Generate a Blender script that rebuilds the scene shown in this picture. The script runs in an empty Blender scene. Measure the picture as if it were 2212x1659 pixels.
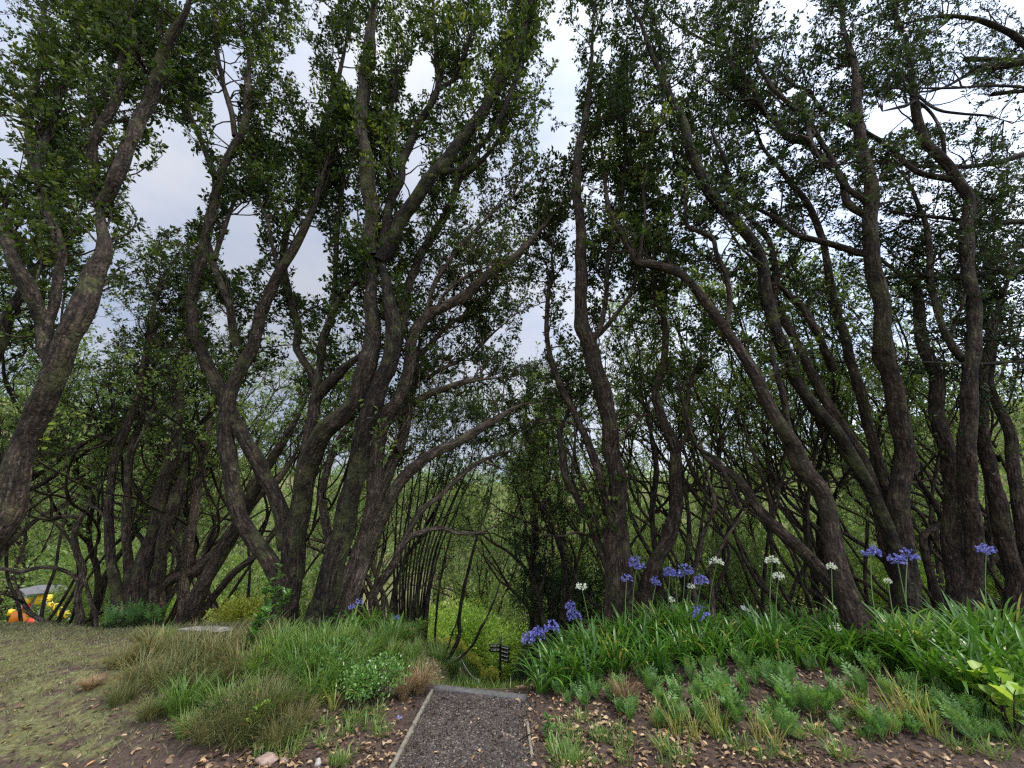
import bpy, math, random
import numpy as np
R = math.radians
rng = np.random.default_rng(7)
random.seed(7)
sc = bpy.context.scene

# ------------------------------------------------------------------ camera
CAM_H, PITCH, FPX = 1.55, R(22), 798.0          # focal length in pixels of a 2212 px wide frame
cam = bpy.data.cameras.new("camera")
cam.sensor_width = 36
cam.lens = 36 * FPX / 2212
cam.clip_start, cam.clip_end = 0.05, 2000
camo = bpy.data.objects.new("camera", cam)
camo.location = (0, 0, CAM_H)
camo.rotation_euler = (R(90) + PITCH, 0, 0)
sc.collection.objects.link(camo)
sc.camera = camo

# ------------------------------------------------------------------ light
SUN_EL, SUN_AZ = R(68), R(120)                   # azimuth clockwise from +Y: high, over the open ground to the right and behind
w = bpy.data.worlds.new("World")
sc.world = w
w.use_nodes = True
nt = w.node_tree
nt.nodes.clear()
N, Lk = nt.nodes.new, nt.links.new
out = N("ShaderNodeOutputWorld"); bg = N("ShaderNodeBackground")
sky = N("ShaderNodeTexSky"); sky.sky_type = 'NISHITA'; sky.sun_disc = False
sky.sun_elevation = SUN_EL; sky.sun_rotation = SUN_AZ
tc = N("ShaderNodeTexCoord")
mp = N("ShaderNodeMapping"); mp.inputs['Scale'].default_value = (1.6, 1.6, 3.2)
no = N("ShaderNodeTexNoise"); no.inputs['Scale'].default_value = 1.5; no.inputs['Detail'].default_value = 6
no.inputs['Roughness'].default_value = 0.55
Lk(tc.outputs['Generated'], mp.inputs['Vector']); Lk(mp.outputs[0], no.inputs['Vector'])
cr = N("ShaderNodeValToRGB")
cr.color_ramp.elements[0].position = 0.30; cr.color_ramp.elements[0].color = (0.55, 0.66, 0.93, 1)
cr.color_ramp.elements[1].position = 0.68; cr.color_ramp.elements[1].color = (0.93, 0.95, 1.0, 1)
Lk(no.outputs['Fac'], cr.inputs['Fac'])
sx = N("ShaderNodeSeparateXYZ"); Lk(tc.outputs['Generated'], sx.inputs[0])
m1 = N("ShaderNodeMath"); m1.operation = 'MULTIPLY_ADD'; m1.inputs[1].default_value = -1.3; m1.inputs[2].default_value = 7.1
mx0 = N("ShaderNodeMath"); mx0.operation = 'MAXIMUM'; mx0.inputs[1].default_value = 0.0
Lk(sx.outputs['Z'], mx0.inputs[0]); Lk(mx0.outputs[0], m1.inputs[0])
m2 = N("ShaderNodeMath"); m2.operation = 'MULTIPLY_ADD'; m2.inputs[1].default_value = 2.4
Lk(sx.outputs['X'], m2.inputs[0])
m4 = N("ShaderNodeMath"); m4.operation = 'MULTIPLY_ADD'; m4.inputs[1].default_value = -4.2      # unseen sky behind the camera brightened as added fill, sky ahead dimmed
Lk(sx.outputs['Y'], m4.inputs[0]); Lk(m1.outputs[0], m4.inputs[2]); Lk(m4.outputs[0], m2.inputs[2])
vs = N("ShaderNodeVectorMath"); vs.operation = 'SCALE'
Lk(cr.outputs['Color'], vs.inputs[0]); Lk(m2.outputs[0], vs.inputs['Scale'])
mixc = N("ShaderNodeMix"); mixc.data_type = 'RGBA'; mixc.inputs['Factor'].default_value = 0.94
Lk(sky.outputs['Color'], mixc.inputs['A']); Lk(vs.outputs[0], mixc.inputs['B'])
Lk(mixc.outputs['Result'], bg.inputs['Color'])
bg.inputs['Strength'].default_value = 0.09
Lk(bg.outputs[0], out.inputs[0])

sl = bpy.data.lights.new("sun", 'SUN'); sl.energy = 1.5; sl.angle = R(14); sl.color = (1.0, 0.96, 0.90)
so = bpy.data.objects.new("sun", sl); sc.collection.objects.link(so)
so.rotation_euler = (R(90) - SUN_EL, 0, math.pi - SUN_AZ)
so.location = (0, -10, 40)
sc.view_settings.view_transform = 'Standard'
sc.view_settings.look = 'None'
sc.view_settings.exposure = 1.74
sc.view_settings.gamma = 1
cy = sc.cycles
cy.max_bounces = 6; cy.diffuse_bounces = 4; cy.glossy_bounces = 2; cy.transmission_bounces = 4
cy.transparent_max_bounces = 4; cy.caustics_reflective = False; cy.caustics_refractive = False
cy.use_denoising = False
cy.filter_width = 1.3

# ------------------------------------------------------------------ helpers
COL = sc.collection
def link(o, parent=None):
    COL.objects.link(o)
    if parent is not None: o.parent = parent
    return o
def tag(o, label=None, cat=None, group=None, kind=None):
    if label: o["label"] = label
    if cat: o["category"] = cat
    if group: o["group"] = group
    if kind: o["kind"] = kind
    return o
def empty(name, loc, label=None, cat=None, group=None, rz=0.0):
    o = bpy.data.objects.new(name, None)
    o.empty_display_size = 0.1
    o.location = loc; o.rotation_euler = (0, 0, rz)
    tag(o, label, cat, group)
    return link(o)
def copy_tree(o, parent=None):
    c = o.copy(); link(c)
    c.parent = parent
    for ch in list(o.children): copy_tree(ch, c)
    return c

class MB:
    """collects numpy vertex and polygon blocks and makes ONE mesh object of them"""
    def __init__(s): s.v, s.f, s.n, s.t, s.b = [], [], 0, [], []
    def add(s, v, f, tint=None, bark=None):
        v = np.asarray(v, float).reshape(-1, 3); f = np.asarray(f, np.int64)
        if len(v) == 0: return s
        s.v.append(v); s.f.append(f + s.n); s.n += len(v)
        s.t.append(np.full(len(v), 0.5) if tint is None else np.broadcast_to(np.asarray(tint, float), (len(v),)))
        s.b.append(v if bark is None else bark)
        return s
    def build(s, name, mat, parent=None, smooth=True, off=(0, 0, 0)):
        me = bpy.data.meshes.new(name)
        V = np.concatenate(s.v) - np.asarray(off, float)
        me.vertices.add(len(V)); me.vertices.foreach_set("co", V.astype(np.float32).ravel())
        tot = np.concatenate([np.full(len(f), f.shape[1], np.int32) for f in s.f])
        loops = np.concatenate([f.ravel() for f in s.f]).astype(np.int32)
        me.loops.add(len(loops)); me.loops.foreach_set("vertex_index", loops)
        me.polygons.add(len(tot))
        st = np.zeros(len(tot), np.int32); st[1:] = np.cumsum(tot)[:-1]
        me.polygons.foreach_set("loop_start", st); me.polygons.foreach_set("loop_total", tot)
        if smooth: me.polygons.foreach_set("use_smooth", np.ones(len(tot), bool))
        a = me.attributes.new("tint", 'FLOAT', 'POINT'); a.data.foreach_set("value", np.concatenate(s.t).astype(np.float32))
        a = me.attributes.new("bark", 'FLOAT_VECTOR', 'POINT'); a.data.foreach_set("vector", np.concatenate(s.b).astype(np.float32).ravel())
        me.update(calc_edges=True)
        me.materials.append(mat)
        return link(bpy.data.objects.new(name, me), parent)

def unit(a): return a / np.maximum(np.linalg.norm(a, axis=-1, keepdims=True), 1e-9)
def rvec(n): return unit(rng.normal(size=(n, 3)))
def ss(a, b, x):
    t = np.clip((np.asarray(x, float) - a) / (b - a), 0, 1); return t * t * (3 - 2 * t)
def perp(d, ref=None):
    r = rvec(len(d)) if ref is None else ref
    return unit(r - (r * d).sum(-1, keepdims=True) * d)

def fbm(p, f=1.0, seed=0):
    """cheap smooth pseudo noise in about -1..1 from sines"""
    p = np.asarray(p, float) * f
    r = np.random.default_rng(seed); o = 0
    for k in range(5):
        a = r.normal(size=(p.shape[-1],)) * 1.5; o = o + np.sin(p @ a + r.uniform(0, 6.28)) * np.sin(p @ r.normal(size=(p.shape[-1],)) * 1.3 + r.uniform(0, 6.28))
    return o / 2.5

def tubes(P, r0, r1, sides=4):
    """P (n,k,3) polylines -> verts, quads ; radius from r0 to r1"""
    n, k, _ = P.shape
    T = np.gradient(P, axis=1) if k > 2 else np.repeat((P[:, 1:] - P[:, :1]), 2, axis=1)
    T = unit(T)
    ref = np.broadcast_to(rvec(n)[:, None, :], P.shape)
    A = unit(np.cross(T, ref)); B = np.cross(T, A)
    t = np.linspace(0, 1, k)[None, :]
    rad = np.asarray(r0)[:, None] * (1 - t) + np.asarray(r1)[:, None] * t
    th = np.arange(sides) * 2 * math.pi / sides
    V = P[:, :, None, :] + rad[:, :, None, None] * (np.cos(th)[None, None, :, None] * A[:, :, None, :] + np.sin(th)[None, None, :, None] * B[:, :, None, :])
    i = np.arange(n)[:, None, None] * k * sides; j = np.arange(k - 1)[None, :, None] * sides; s = np.arange(sides)[None, None, :]
    s2 = (s + 1) % sides
    F = np.stack([i + j + s, i + j + s2, i + j + sides + s2, i + j + sides + s], -1).reshape(-1, 4)
    return V.reshape(-1, 3), F

def limb_tube(pts, rad, sides=14, lump=0.16, seed=0, cap=True):
    """one thick limb with lumpy section; returns verts, faces(list), bark coords"""
    pts = np.asarray(pts); n = len(pts)
    T = unit(np.gradient(pts, axis=0))
    a = np.array([1.0, 0, 0]) if abs(T[0, 0]) < .8 else np.array([0, 1.0, 0])
    A = np.zeros_like(pts); A[0] = unit(a - (a @ T[0]) * T[0])
    for i in range(1, n):
        v = A[i - 1] - (A[i - 1] @ T[i]) * T[i]; A[i] = v / np.linalg.norm(v)
    B = np.cross(T, A)
    s = np.concatenate([[0], np.cumsum(np.linalg.norm(np.diff(pts, axis=0), axis=1))])
    th = np.arange(sides) * 2 * math.pi / sides
    c, sn = np.cos(th), np.sin(th)
    rr = rad[:, None] * np.ones((1, sides))
    q = np.stack([rr * c * 1.0, rr * sn, np.broadcast_to(s[:, None], rr.shape)], -1)
    nz = fbm(q * np.array([9, 9, 2.2]), 1.0, seed) * .6 + fbm(q * np.array([26, 26, 5.0]), 1.0, seed + 3) * .35
    kn = fbm(np.stack([q[..., 2] * 2.1 + .5 * np.cos(th), np.sin(th) * .8 + 0 * q[..., 2], 0 * q[..., 2] + seed * .7], -1), 1.0, seed + 9)
    rr = rr * (1 + lump * nz + .10 * kn + .28 * np.clip(kn - .62, 0, 1))
    V = pts[:, None, :] + rr[:, :, None] * (c[None, :, None] * A[:, None, :] + sn[None, :, None] * B[:, None, :])
    j = np.arange(n - 1)[:, None] * sides; k = np.arange(sides)[None, :]; k2 = (k + 1) % sides
    F = np.stack([j + k, j + k2, j + sides + k2, j + sides + k], -1).reshape(-1, 4)
    bark = q + np.array([seed * 3.7, seed * 1.3, 0])
    return V.reshape(-1, 3), F, bark.reshape(-1, 3)

def catmull(P, step):
    P = np.asarray(P, float)
    d = np.concatenate([[0], np.cumsum(np.linalg.norm(np.diff(P[:, :3], axis=0), axis=1))])
    n = max(4, int(d[-1] / step))
    s = np.linspace(0, d[-1], n); idx = np.clip(np.searchsorted(d, s, 'right') - 1, 0, len(P) - 2)
    t = ((s - d[idx]) / np.maximum(d[idx + 1] - d[idx], 1e-9))[:, None]
    Q = np.vstack([2 * P[0] - P[1], P, 2 * P[-1] - P[-2]])
    a, b, c, e = Q[idx], Q[idx + 1], Q[idx + 2], Q[idx + 3]
    return .5 * ((2 * b) + (c - a) * t + (2 * a - 5 * b + 4 * c - e) * t ** 2 + (3 * b - a - 3 * c + e) * t ** 3)

def kites(P, D, Nn, L, W, fold=0.18, mid=0.45, six=False):
    """leaf blades. P base, D axis, Nn face normal hint"""
    D = unit(D); S = unit(np.cross(D, Nn)); U = np.cross(S, D)
    L = np.broadcast_to(L, (len(P),))[:, None]; W = np.broadcast_to(W, (len(P),))[:, None]
    if not six:
        V = np.stack([P, P + D * L * mid + S * W * .5 + U * W * fold, P + D * L, P + D * L * mid - S * W * .5 + U * W * fold], 1)
        F = np.arange(len(P))[:, None] * 4 + np.array([[0, 1, 2, 3]])
    else:
        V = np.stack([P, P + D * L * .3 + S * W * .42 + U * W * fold, P + D * L * .68 + S * W * .44 + U * W * fold, P + D * L - U * L * .08,
                      P + D * L * .68 - S * W * .44 + U * W * fold, P + D * L * .3 - S * W * .42 + U * W * fold,
                      P + D * L * .3, P + D * L * .68], 1)
        b = np.arange(len(P))[:, None] * 8
        F = np.concatenate([b + np.array([[0, 1, 6, 0]]), ], 0)[:, :3]
        F3 = np.concatenate([b + np.array([[0, 1, 6]]), b + np.array([[0, 6, 5]]), b + np.array([[2, 3, 7]]), b + np.array([[7, 3, 4]])])
        F4 = np.concatenate([b + np.array([[1, 2, 7, 6]]), b + np.array([[6, 7, 4, 5]])])
        return V.reshape(-1, 3), (F3, F4), 8
    return V.reshape(-1, 3), F, 4
def add_kites(mb, P, D, Nn, L, W, tint, **k):
    V, F, m = kites(P, D, Nn, L, W, **k)
    t = np.repeat(np.broadcast_to(tint, (len(P),)), m)
    if isinstance(F, tuple):
        n0 = mb.n
        mb.add(V, F[0], t); mb.f.append(F[1] + n0)
    else: mb.add(V, F, t)

def straps(base, az, L, W, lean, droop, k=7, tw=0.0, vfold=0.25):
    """curved strap leaves: leave the base at angle `lean` from vertical and droop along their length"""
    n = len(az); t = np.linspace(0, 1, k)
    ang = lean[:, None] + droop[:, None] * t[None, :] ** 1.4
    ds = L[:, None] / (k - 1)
    hx = np.concatenate([np.zeros((n, 1)), np.cumsum(np.sin(ang[:, :-1]) * ds, 1)], 1)
    hz = np.concatenate([np.zeros((n, 1)), np.cumsum(np.cos(ang[:, :-1]) * ds, 1)], 1)
    h = np.stack([np.cos(az), np.sin(az), np.zeros(n)], -1); s = np.stack([-np.sin(az), np.cos(az), np.zeros(n)], -1)
    C = base[:, None, :] + hx[:, :, None] * h[:, None, :] + np.array([0, 0, 1.0]) * hz[:, :, None]
    C = C + s[:, None, :] * (tw * rng.normal(size=(n, 1)) * t[None, :] ** 2 * L[:, None])[:, :, None]
    prof = np.sqrt(np.clip(1 - (t - .35) ** 2 / .43, 0, 1)) * np.where(t > .97, 0.06, 1)
    wv = W[:, None] * prof[None, :] * .5
    nrm = np.stack([-np.cos(ang), np.sin(ang)], -1)
    NV = nrm[:, :, :1] * h[:, None, :] + nrm[:, :, 1:] * np.array([0, 0, 1.0])
    Lf = C + s[:, None, :] * wv[:, :, None] + NV * wv[:, :, None] * vfold
    Rt = C - s[:, None, :] * wv[:, :, None] + NV * wv[:, :, None] * vfold
    V = np.stack([Lf, C, Rt], 2) if vfold else np.stack([Lf, Rt], 2)
    m = V.shape[2]
    b = np.arange(n)[:, None] * k * m + np.arange(k - 1)[None, :] * m
    q = [np.stack([b + i, b + i + 1, b + m + i + 1, b + m + i], -1).reshape(-1, 4) for i in range(m - 1)]
    return V.reshape(-1, 3), np.concatenate(q), k * m

def box_mb(mb, c, s, rz=0.0, tint=.5, rx=0.0):
    x, y, z = [d / 2 for d in s]
    V = np.array([[a * x, b * y, d * z] for d in (-1, 1) for a, b in ((-1, -1), (1, -1), (1, 1), (-1, 1))], float)
    if rx:
        cr_, sr_ = math.cos(rx), math.sin(rx); V = V @ np.array([[1, 0, 0], [0, cr_, sr_], [0, -sr_, cr_]])
    c_, s_ = math.cos(rz), math.sin(rz)
    V = V @ np.array([[c_, s_, 0], [-s_, c_, 0], [0, 0, 1]]) + np.asarray(c)
    F = [[0, 3, 2, 1], [4, 5, 6, 7], [0, 1, 5, 4], [1, 2, 6, 5], [2, 3, 7, 6], [3, 0, 4, 7]]
    mb.add(V, F, tint)

# ------------------------------------------------------------------ pixel <-> world (2212 x 1659 reading grid)
cP, sP = math.cos(PITCH), math.sin(PITCH)
def ray(u, v):
    cx, cyy = (np.asarray(u, float) - 1106) / FPX, (829.5 - np.asarray(v, float)) / FPX
    return np.stack([cx, cP - sP * cyy, sP + cP * cyy], -1)
def at(u, v, Y):
    d = ray(u, v); return np.array([0, 0, CAM_H]) + d * (np.asarray(Y, float) / d[..., 1])[..., None]
def proj(P):
    q = np.asarray(P, float) - np.array([0, 0, CAM_H])
    f = q[..., 1] * cP + q[..., 2] * sP; up = -q[..., 1] * sP + q[..., 2] * cP
    f = np.where(f < .05, .05, f)
    return 1106 + FPX * q[..., 0] / f, 829.5 - FPX * up / f, f

# ------------------------------------------------------------------ terrain
XC = -0.34                                        # middle of the path
CX_ = [-40, -20, -9, -6, -3.2, -1.6, -1.0, -0.85, 0.25, 0.7, 1.6, 3, 7, 14, 40]
CY_ = [10, 8, 6.5, 6.0, 6.5, 6.6, 5.5, 4.7, 4.7, 5.5, 6.5, 6.7, 7.0, 9, 12]
def ground(x, y):
    x = np.asarray(x, float); y = np.asarray(y, float)
    a = x - XC
    yc = np.interp(x, CX_, CY_)
    bl = .30 * ss(.55, 2.0, -a) * ss(2.9, 5.2, y)
    br = .28 * ss(.75, 2.4, a) * ss(3.0, 5.2, y)
    d = np.maximum(0, y - yc); d = np.sqrt(d * d + .25) - .5
    z = bl + br - 9.0 * (1 - np.exp(-.42 * d / 9.0))
    r = np.hypot(x, y)
    z = z + 34 * ss(55, 190, r) * ss(-40, 40, y) + 16 * ss(90, 160, np.abs(x)) * ss(10, 60, y)
    n = .022 * np.sin(x * 2.3 + 1.1 * np.sin(y * 1.7)) * np.sin(y * 2.9 + .7 * x) + .012 * np.sin(x * 7.1 + y * 3.3) * np.sin(y * 6.3 - x * 2.2)
    return z + n * ss(.45, .9, np.abs(a))
def gpix(u, v, fallback=None):
    d = ray(u, v); t = np.arange(.8, 60, .01)
    X, Y, Z = d[0] * t, d[1] * t, CAM_H + d[2] * t
    h = np.nonzero(Z < ground(X, Y))[0]
    if len(h) == 0 or (fallback and Y[h[0]] > fallback * 1.25):
        p = at(u, v, fallback or 8); return np.array([p[0], p[1], float(ground(p[0], p[1]))])
    i = h[0]; return np.array([X[i], Y[i], float(ground(X[i], Y[i]))])
def gz(x, y): return float(ground(x, y))

# ------------------------------------------------------------------ materials
def new_mat(name):
    m = bpy.data.materials.new(name); m.use_nodes = True
    t = m.node_tree; t.nodes.clear()
    return m, t.nodes.new, t.links.new
def ramp(N, cols):
    r = N("ShaderNodeValToRGB"); e = r.color_ramp.elements
    for i, (p, c) in enumerate(cols):
        x = e[i] if i < 2 else e.new(p)
        x.position = p; x.color = (*c, 1)
    return r
def noise(N, Lk, vec, scale, detail=4, rough=.55):
    n = N("ShaderNodeTexNoise"); n.inputs['Scale'].default_value = scale; n.inputs['Detail'].default_value = detail
    n.inputs['Roughness'].default_value = rough
    if vec is not None: Lk(vec, n.inputs['Vector'])
    return n
def mixrgb(N, Lk, fac, a, b, mode='MIX'):
    m = N("ShaderNodeMix"); m.data_type = 'RGBA'; m.blend_type = mode
    for sock, val in (('Factor', fac), ('A', a), ('B', b)):
        s = m.inputs[sock]
        if hasattr(val, 'is_output'): Lk(val, s)
        elif isinstance(val, tuple): s.default_value = (*val, 1)
        else: s.default_value = val
    return m.outputs['Result']

def leaf_mat(name, cols, trans=.35, rough=.5, spec=.35, tcol=(1.25, 1.35, .55)):
    m, N, Lk = new_mat(name)
    o = N("ShaderNodeOutputMaterial"); p = N("ShaderNodeBsdfPrincipled"); tr = N("ShaderNodeBsdfTranslucent"); mx = N("ShaderNodeMixShader")
    a = N("ShaderNodeAttribute"); a.attribute_name = "tint"
    oi = N("ShaderNodeObjectInfo")
    ad = N("ShaderNodeMath"); ad.operation = 'MULTIPLY_ADD'; ad.inputs[1].default_value = .30
    sb = N("ShaderNodeMath"); sb.operation = 'SUBTRACT'; sb.inputs[1].default_value = .15
    Lk(oi.outputs['Random'], ad.inputs[0]); Lk(a.outputs['Fac'], ad.inputs[2]); Lk(ad.outputs[0], sb.inputs[0])
    r = ramp(N, cols); Lk(sb.outputs[0], r.inputs['Fac'])
    Lk(r.outputs['Color'], p.inputs['Base Color']); p.inputs['Roughness'].default_value = rough
    p.inputs['Specular IOR Level'].default_value = spec
    tm = mixrgb(N, Lk, 1.0, r.outputs['Color'], tcol, 'MULTIPLY'); Lk(tm, tr.inputs['Color'])
    mx.inputs[0].default_value = trans
    Lk(p.outputs[0], mx.inputs[1]); Lk(tr.outputs[0], mx.inputs[2]); Lk(mx.outputs[0], o.inputs[0])
    return m

def bark_mat(name, dark, mid, pale, moss=.35, mosscol=(.075, .085, .028)):
    m, N, Lk = new_mat(name)
    o = N("ShaderNodeOutputMaterial"); p = N("ShaderNodeBsdfPrincipled")
    a = N("ShaderNodeAttribute"); a.attribute_name = "bark"
    mp = N("ShaderNodeMapping"); mp.inputs['Scale'].default_value = (34, 34, 7); Lk(a.outputs['Vector'], mp.inputs['Vector'])
    n1 = noise(N, Lk, mp.outputs[0], 1.0, 6, .65)
    mp2 = N("ShaderNodeMapping"); mp2.inputs['Scale'].default_value = (17, 17, 12); Lk(a.outputs['Vector'], mp2.inputs['Vector'])
    vo = N("ShaderNodeTexVoronoi"); vo.feature = 'DISTANCE_TO_EDGE'; vo.inputs['Scale'].default_value = 1.0
    wn = noise(N, Lk, mp2.outputs[0], 1.1, 5, .65)
    av = N("ShaderNodeVectorMath"); av.operation = 'ADD'; Lk(mp2.outputs[0], av.inputs[0]); Lk(wn.outputs['Color'], av.inputs[1])
    Lk(av.outputs[0], vo.inputs['Vector'])
    cr1 = ramp(N, [(.34, dark), (.52, mid), (.68, pale)]); Lk(n1.outputs['Fac'], cr1.inputs['Fac'])
    crk = ramp(N, [(0.0, (.30, .27, .25)), (.16, (1, 1, 1))]); Lk(vo.outputs['Distance'], crk.inputs['Fac'])
    c = mixrgb(N, Lk, .32, cr1.outputs['Color'], crk.outputs['Color'], 'MULTIPLY')
    big = noise(N, Lk, a.outputs['Vector'], 2.6, 4, .6)
    lr = ramp(N, [(.50, (0, 0, 0)), (.66, (1, 1, 1))]); Lk(big.outputs['Fac'], lr.inputs['Fac'])
    mf = N("ShaderNodeMath"); mf.operation = 'MULTIPLY'; mf.inputs[1].default_value = moss; Lk(lr.outputs['Color'], mf.inputs[0])
    c = mixrgb(N, Lk, mf.outputs[0], c, mosscol)
    lich = noise(N, Lk, a.outputs['Vector'], 17, 3, .6)
    l2 = ramp(N, [(.66, (0, 0, 0)), (.73, (.55, .55, .55))]); Lk(lich.outputs['Fac'], l2.inputs['Fac'])
    c = mixrgb(N, Lk, l2.outputs['Color'], c, (.20, .20, .165))
    vb = noise(N, Lk, a.outputs['Vector'], 5.0, 5, .7); vr = ramp(N, [(.34, (.50, .50, .50)), (.52, (1, 1, 1)), (.68, (1.5, 1.45, 1.4))]); Lk(vb.outputs['Fac'], vr.inputs['Fac'])
    c = mixrgb(N, Lk, 1.0, c, vr.outputs['Color'], 'MULTIPLY')
    Lk(c, p.inputs['Base Color']); p.inputs['Roughness'].default_value = .9; p.inputs['Specular IOR Level'].default_value = .2
    hm = N("ShaderNodeMath"); hm.operation = 'MULTIPLY_ADD'; hm.inputs[1].default_value = .5
    mn = N("ShaderNodeMath"); mn.operation = 'MINIMUM'; mn.inputs[1].default_value = .3; Lk(vo.outputs['Distance'], mn.inputs[0])
    m3 = N("ShaderNodeMath"); m3.operation = 'MULTIPLY'; m3.inputs[1].default_value = .8; Lk(mn.outputs[0], m3.inputs[0])
    Lk(n1.outputs['Fac'], hm.inputs[0]); Lk(m3.outputs[0], hm.inputs[2])
    b = N("ShaderNodeBump"); b.inputs['Strength'].default_value = 1.0; b.inputs['Distance'].default_value = .05
    Lk(hm.outputs[0], b.inputs['Height']); Lk(b.outputs[0], p.inputs['Normal'])
    Lk(p.outputs[0], o.inputs[0])
    return m

def plain_mat(name, col, rough=.6, var=.25, scale=8, bump=.0, spec=.4):
    m, N, Lk = new_mat(name)
    o = N("ShaderNodeOutputMaterial"); p = N("ShaderNodeBsdfPrincipled"); tc = N("ShaderNodeTexCoord")
    n = noise(N, Lk, tc.outputs['Object'], scale, 5)
    r = ramp(N, [(.3, tuple(c * (1 - var) for c in col)), (.7, tuple(min(1, c * (1 + var)) for c in col))]); Lk(n.outputs['Fac'], r.inputs['Fac'])
    Lk(r.outputs['Color'], p.inputs['Base Color']); p.inputs['Roughness'].default_value = rough; p.inputs['Specular IOR Level'].default_value = spec
    if bump:
        b = N("ShaderNodeBump"); b.inputs['Strength'].default_value = bump; b.inputs['Distance'].default_value = .02
        Lk(n.outputs['Fac'], b.inputs['Height']); Lk(b.outputs[0], p.inputs['Normal'])
    Lk(p.outputs[0], o.inputs[0]); return m

M = {}
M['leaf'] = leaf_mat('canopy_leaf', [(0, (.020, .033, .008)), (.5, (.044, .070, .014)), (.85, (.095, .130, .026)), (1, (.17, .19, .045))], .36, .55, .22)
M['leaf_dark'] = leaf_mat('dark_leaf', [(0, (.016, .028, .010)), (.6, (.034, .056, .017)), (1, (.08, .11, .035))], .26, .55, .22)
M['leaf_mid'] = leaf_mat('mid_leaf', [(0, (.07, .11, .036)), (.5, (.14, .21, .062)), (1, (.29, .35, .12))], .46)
M['leaf_bright'] = leaf_mat('bright_leaf', [(0, (.09, .17, .03)), (.5, (.235, .36, .062)), (1, (.46, .52, .13))], .42, .45)
M['leaf_yellow'] = leaf_mat('yellow_leaf', [(0, (.20, .24, .04)), (.5, (.42, .42, .07)), (1, (.62, .58, .14))], .4)
M['needle'] = leaf_mat('conifer_leaf', [(0, (.016, .032, .018)), (.6, (.030, .055, .026)), (1, (.06, .09, .04))], .2)
M['bark'] = bark_mat('brown_bark', (0.0065, 0.0045, 0.0031), (0.0303, 0.0216, 0.0151), (0.0964, 0.0742, 0.0542), .5)
M['bark_dark'] = bark_mat('dark_bark', (0.004, 0.003, 0.0021), (0.017, 0.0124, 0.0088), (0.0629, 0.0495, 0.0356), .55)
M['bark_pale'] = bark_mat('pale_bark', (0.0201, 0.0145, 0.0105), (0.0728, 0.0543, 0.0391), (0.1896, 0.1508, 0.1145), .25)
M['bark_right'] = bark_mat('reddish_bark', (0.0066, 0.0045, 0.0032), (0.0309, 0.0206, 0.0149), (0.0962, 0.0709, 0.0522), .25)
M['strap'] = leaf_mat('strap_leaf', [(0, (.026, .072, .011)), (.5, (.058, .145, .019)), (.9, (.13, .24, .035)), (1, (.34, .32, .09))], .3, .32, .5)
M['fern'] = leaf_mat('fern_leaf', [(0, (.05, .115, .03)), (.5, (.095, .19, .05)), (.9, (.16, .27, .08)), (1, (.30, .20, .09))], .35)
M['tussock'] = leaf_mat('tan_tussock', [(0, (.09, .055, .028)), (.5, (.21, .135, .072)), (1, (.36, .26, .15))], .2, .7)
M['wiry'] = leaf_mat('wiry_grass', [(0, (.045, .070, .020)), (.5, (.115, .125, .042)), (1, (.28, .21, .10))], .25, .65)
M['grass'] = leaf_mat('green_grass', [(0, (.045, .10, .020)), (.5, (.105, .185, .036)), (.9, (.21, .28, .07)), (1, (.40, .35, .17))], .35)
M['ygrass'] = leaf_mat('yellow_grass', [(0, (.10, .14, .03)), (.5, (.23, .24, .055)), (1, (.40, .34, .13))], .3)
M['lawn'] = leaf_mat('lawn_blade', [(0, (.06, .065, .026)), (.5, (.14, .15, .065)), (1, (.27, .25, .14))], .25, .7)
M['litter'] = leaf_mat('dry_leaf', [(0, (.055, .032, .022)), (.3, (.12, .072, .042)), (.58, (.25, .165, .095)), (.85, (.44, .33, .20)), (.95, (.48, .20, .05)), (1, (.45, .12, .03))], .12, .6)
M['blue'] = leaf_mat('blue_petal', [(0, (.11, .11, .36)), (.5, (.19, .19, .52)), (1, (.38, .37, .68))], .3, .5, .3, (1, 1, 1))
M['white'] = leaf_mat('white_petal', [(0, (.55, .60, .40)), (.5, (.76, .78, .66)), (1, (.86, .86, .80))], .3, .5, .3, (1, 1, 1))
M['stalk'] = leaf_mat('flower_stalk', [(0, (.06, .11, .03)), (1, (.14, .22, .07))], .1)
M['timber'] = plain_mat('weathered_timber', (.15, .135, .105), .85, .45, 22, .6)
M['sleeper'] = plain_mat('grey_timber', (.072, .069, .066), .85, .4, 26, .6)
M['stone'] = plain_mat('pale_stone', (.30, .28, .25), .9, .35, 14, .7)
M['pinkstone'] = plain_mat('pink_stone', (.22, .155, .125), .9, .4, 18, .8)
M['board'] = plain_mat('sign_board', (.022, .026, .03), .5, .2, 5)
M['lettering'] = plain_mat('sign_lettering', (.7, .7, .68), .6, .05, 5)
M['whitepaint'] = plain_mat('white_paint', (.75, .76, .78), .5, .05, 5)
M['rope'] = plain_mat('rope', (.5, .47, .4), .9, .2, 40)
M['red'] = plain_mat('red_plastic', (.62, .045, .025), .45, .1, 3)
M['orange'] = plain_mat('orange_plastic', (.72, .22, .02), .45, .1, 3)
M['yellow'] = plain_mat('yellow_plastic', (.80, .52, .02), .45, .08, 3)
M['grey'] = plain_mat('grey_canvas', (.10, .098, .105), .8, .25, 3)
M['steel'] = plain_mat('dull_steel', (.16, .18, .17), .5, .2, 6)

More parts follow.
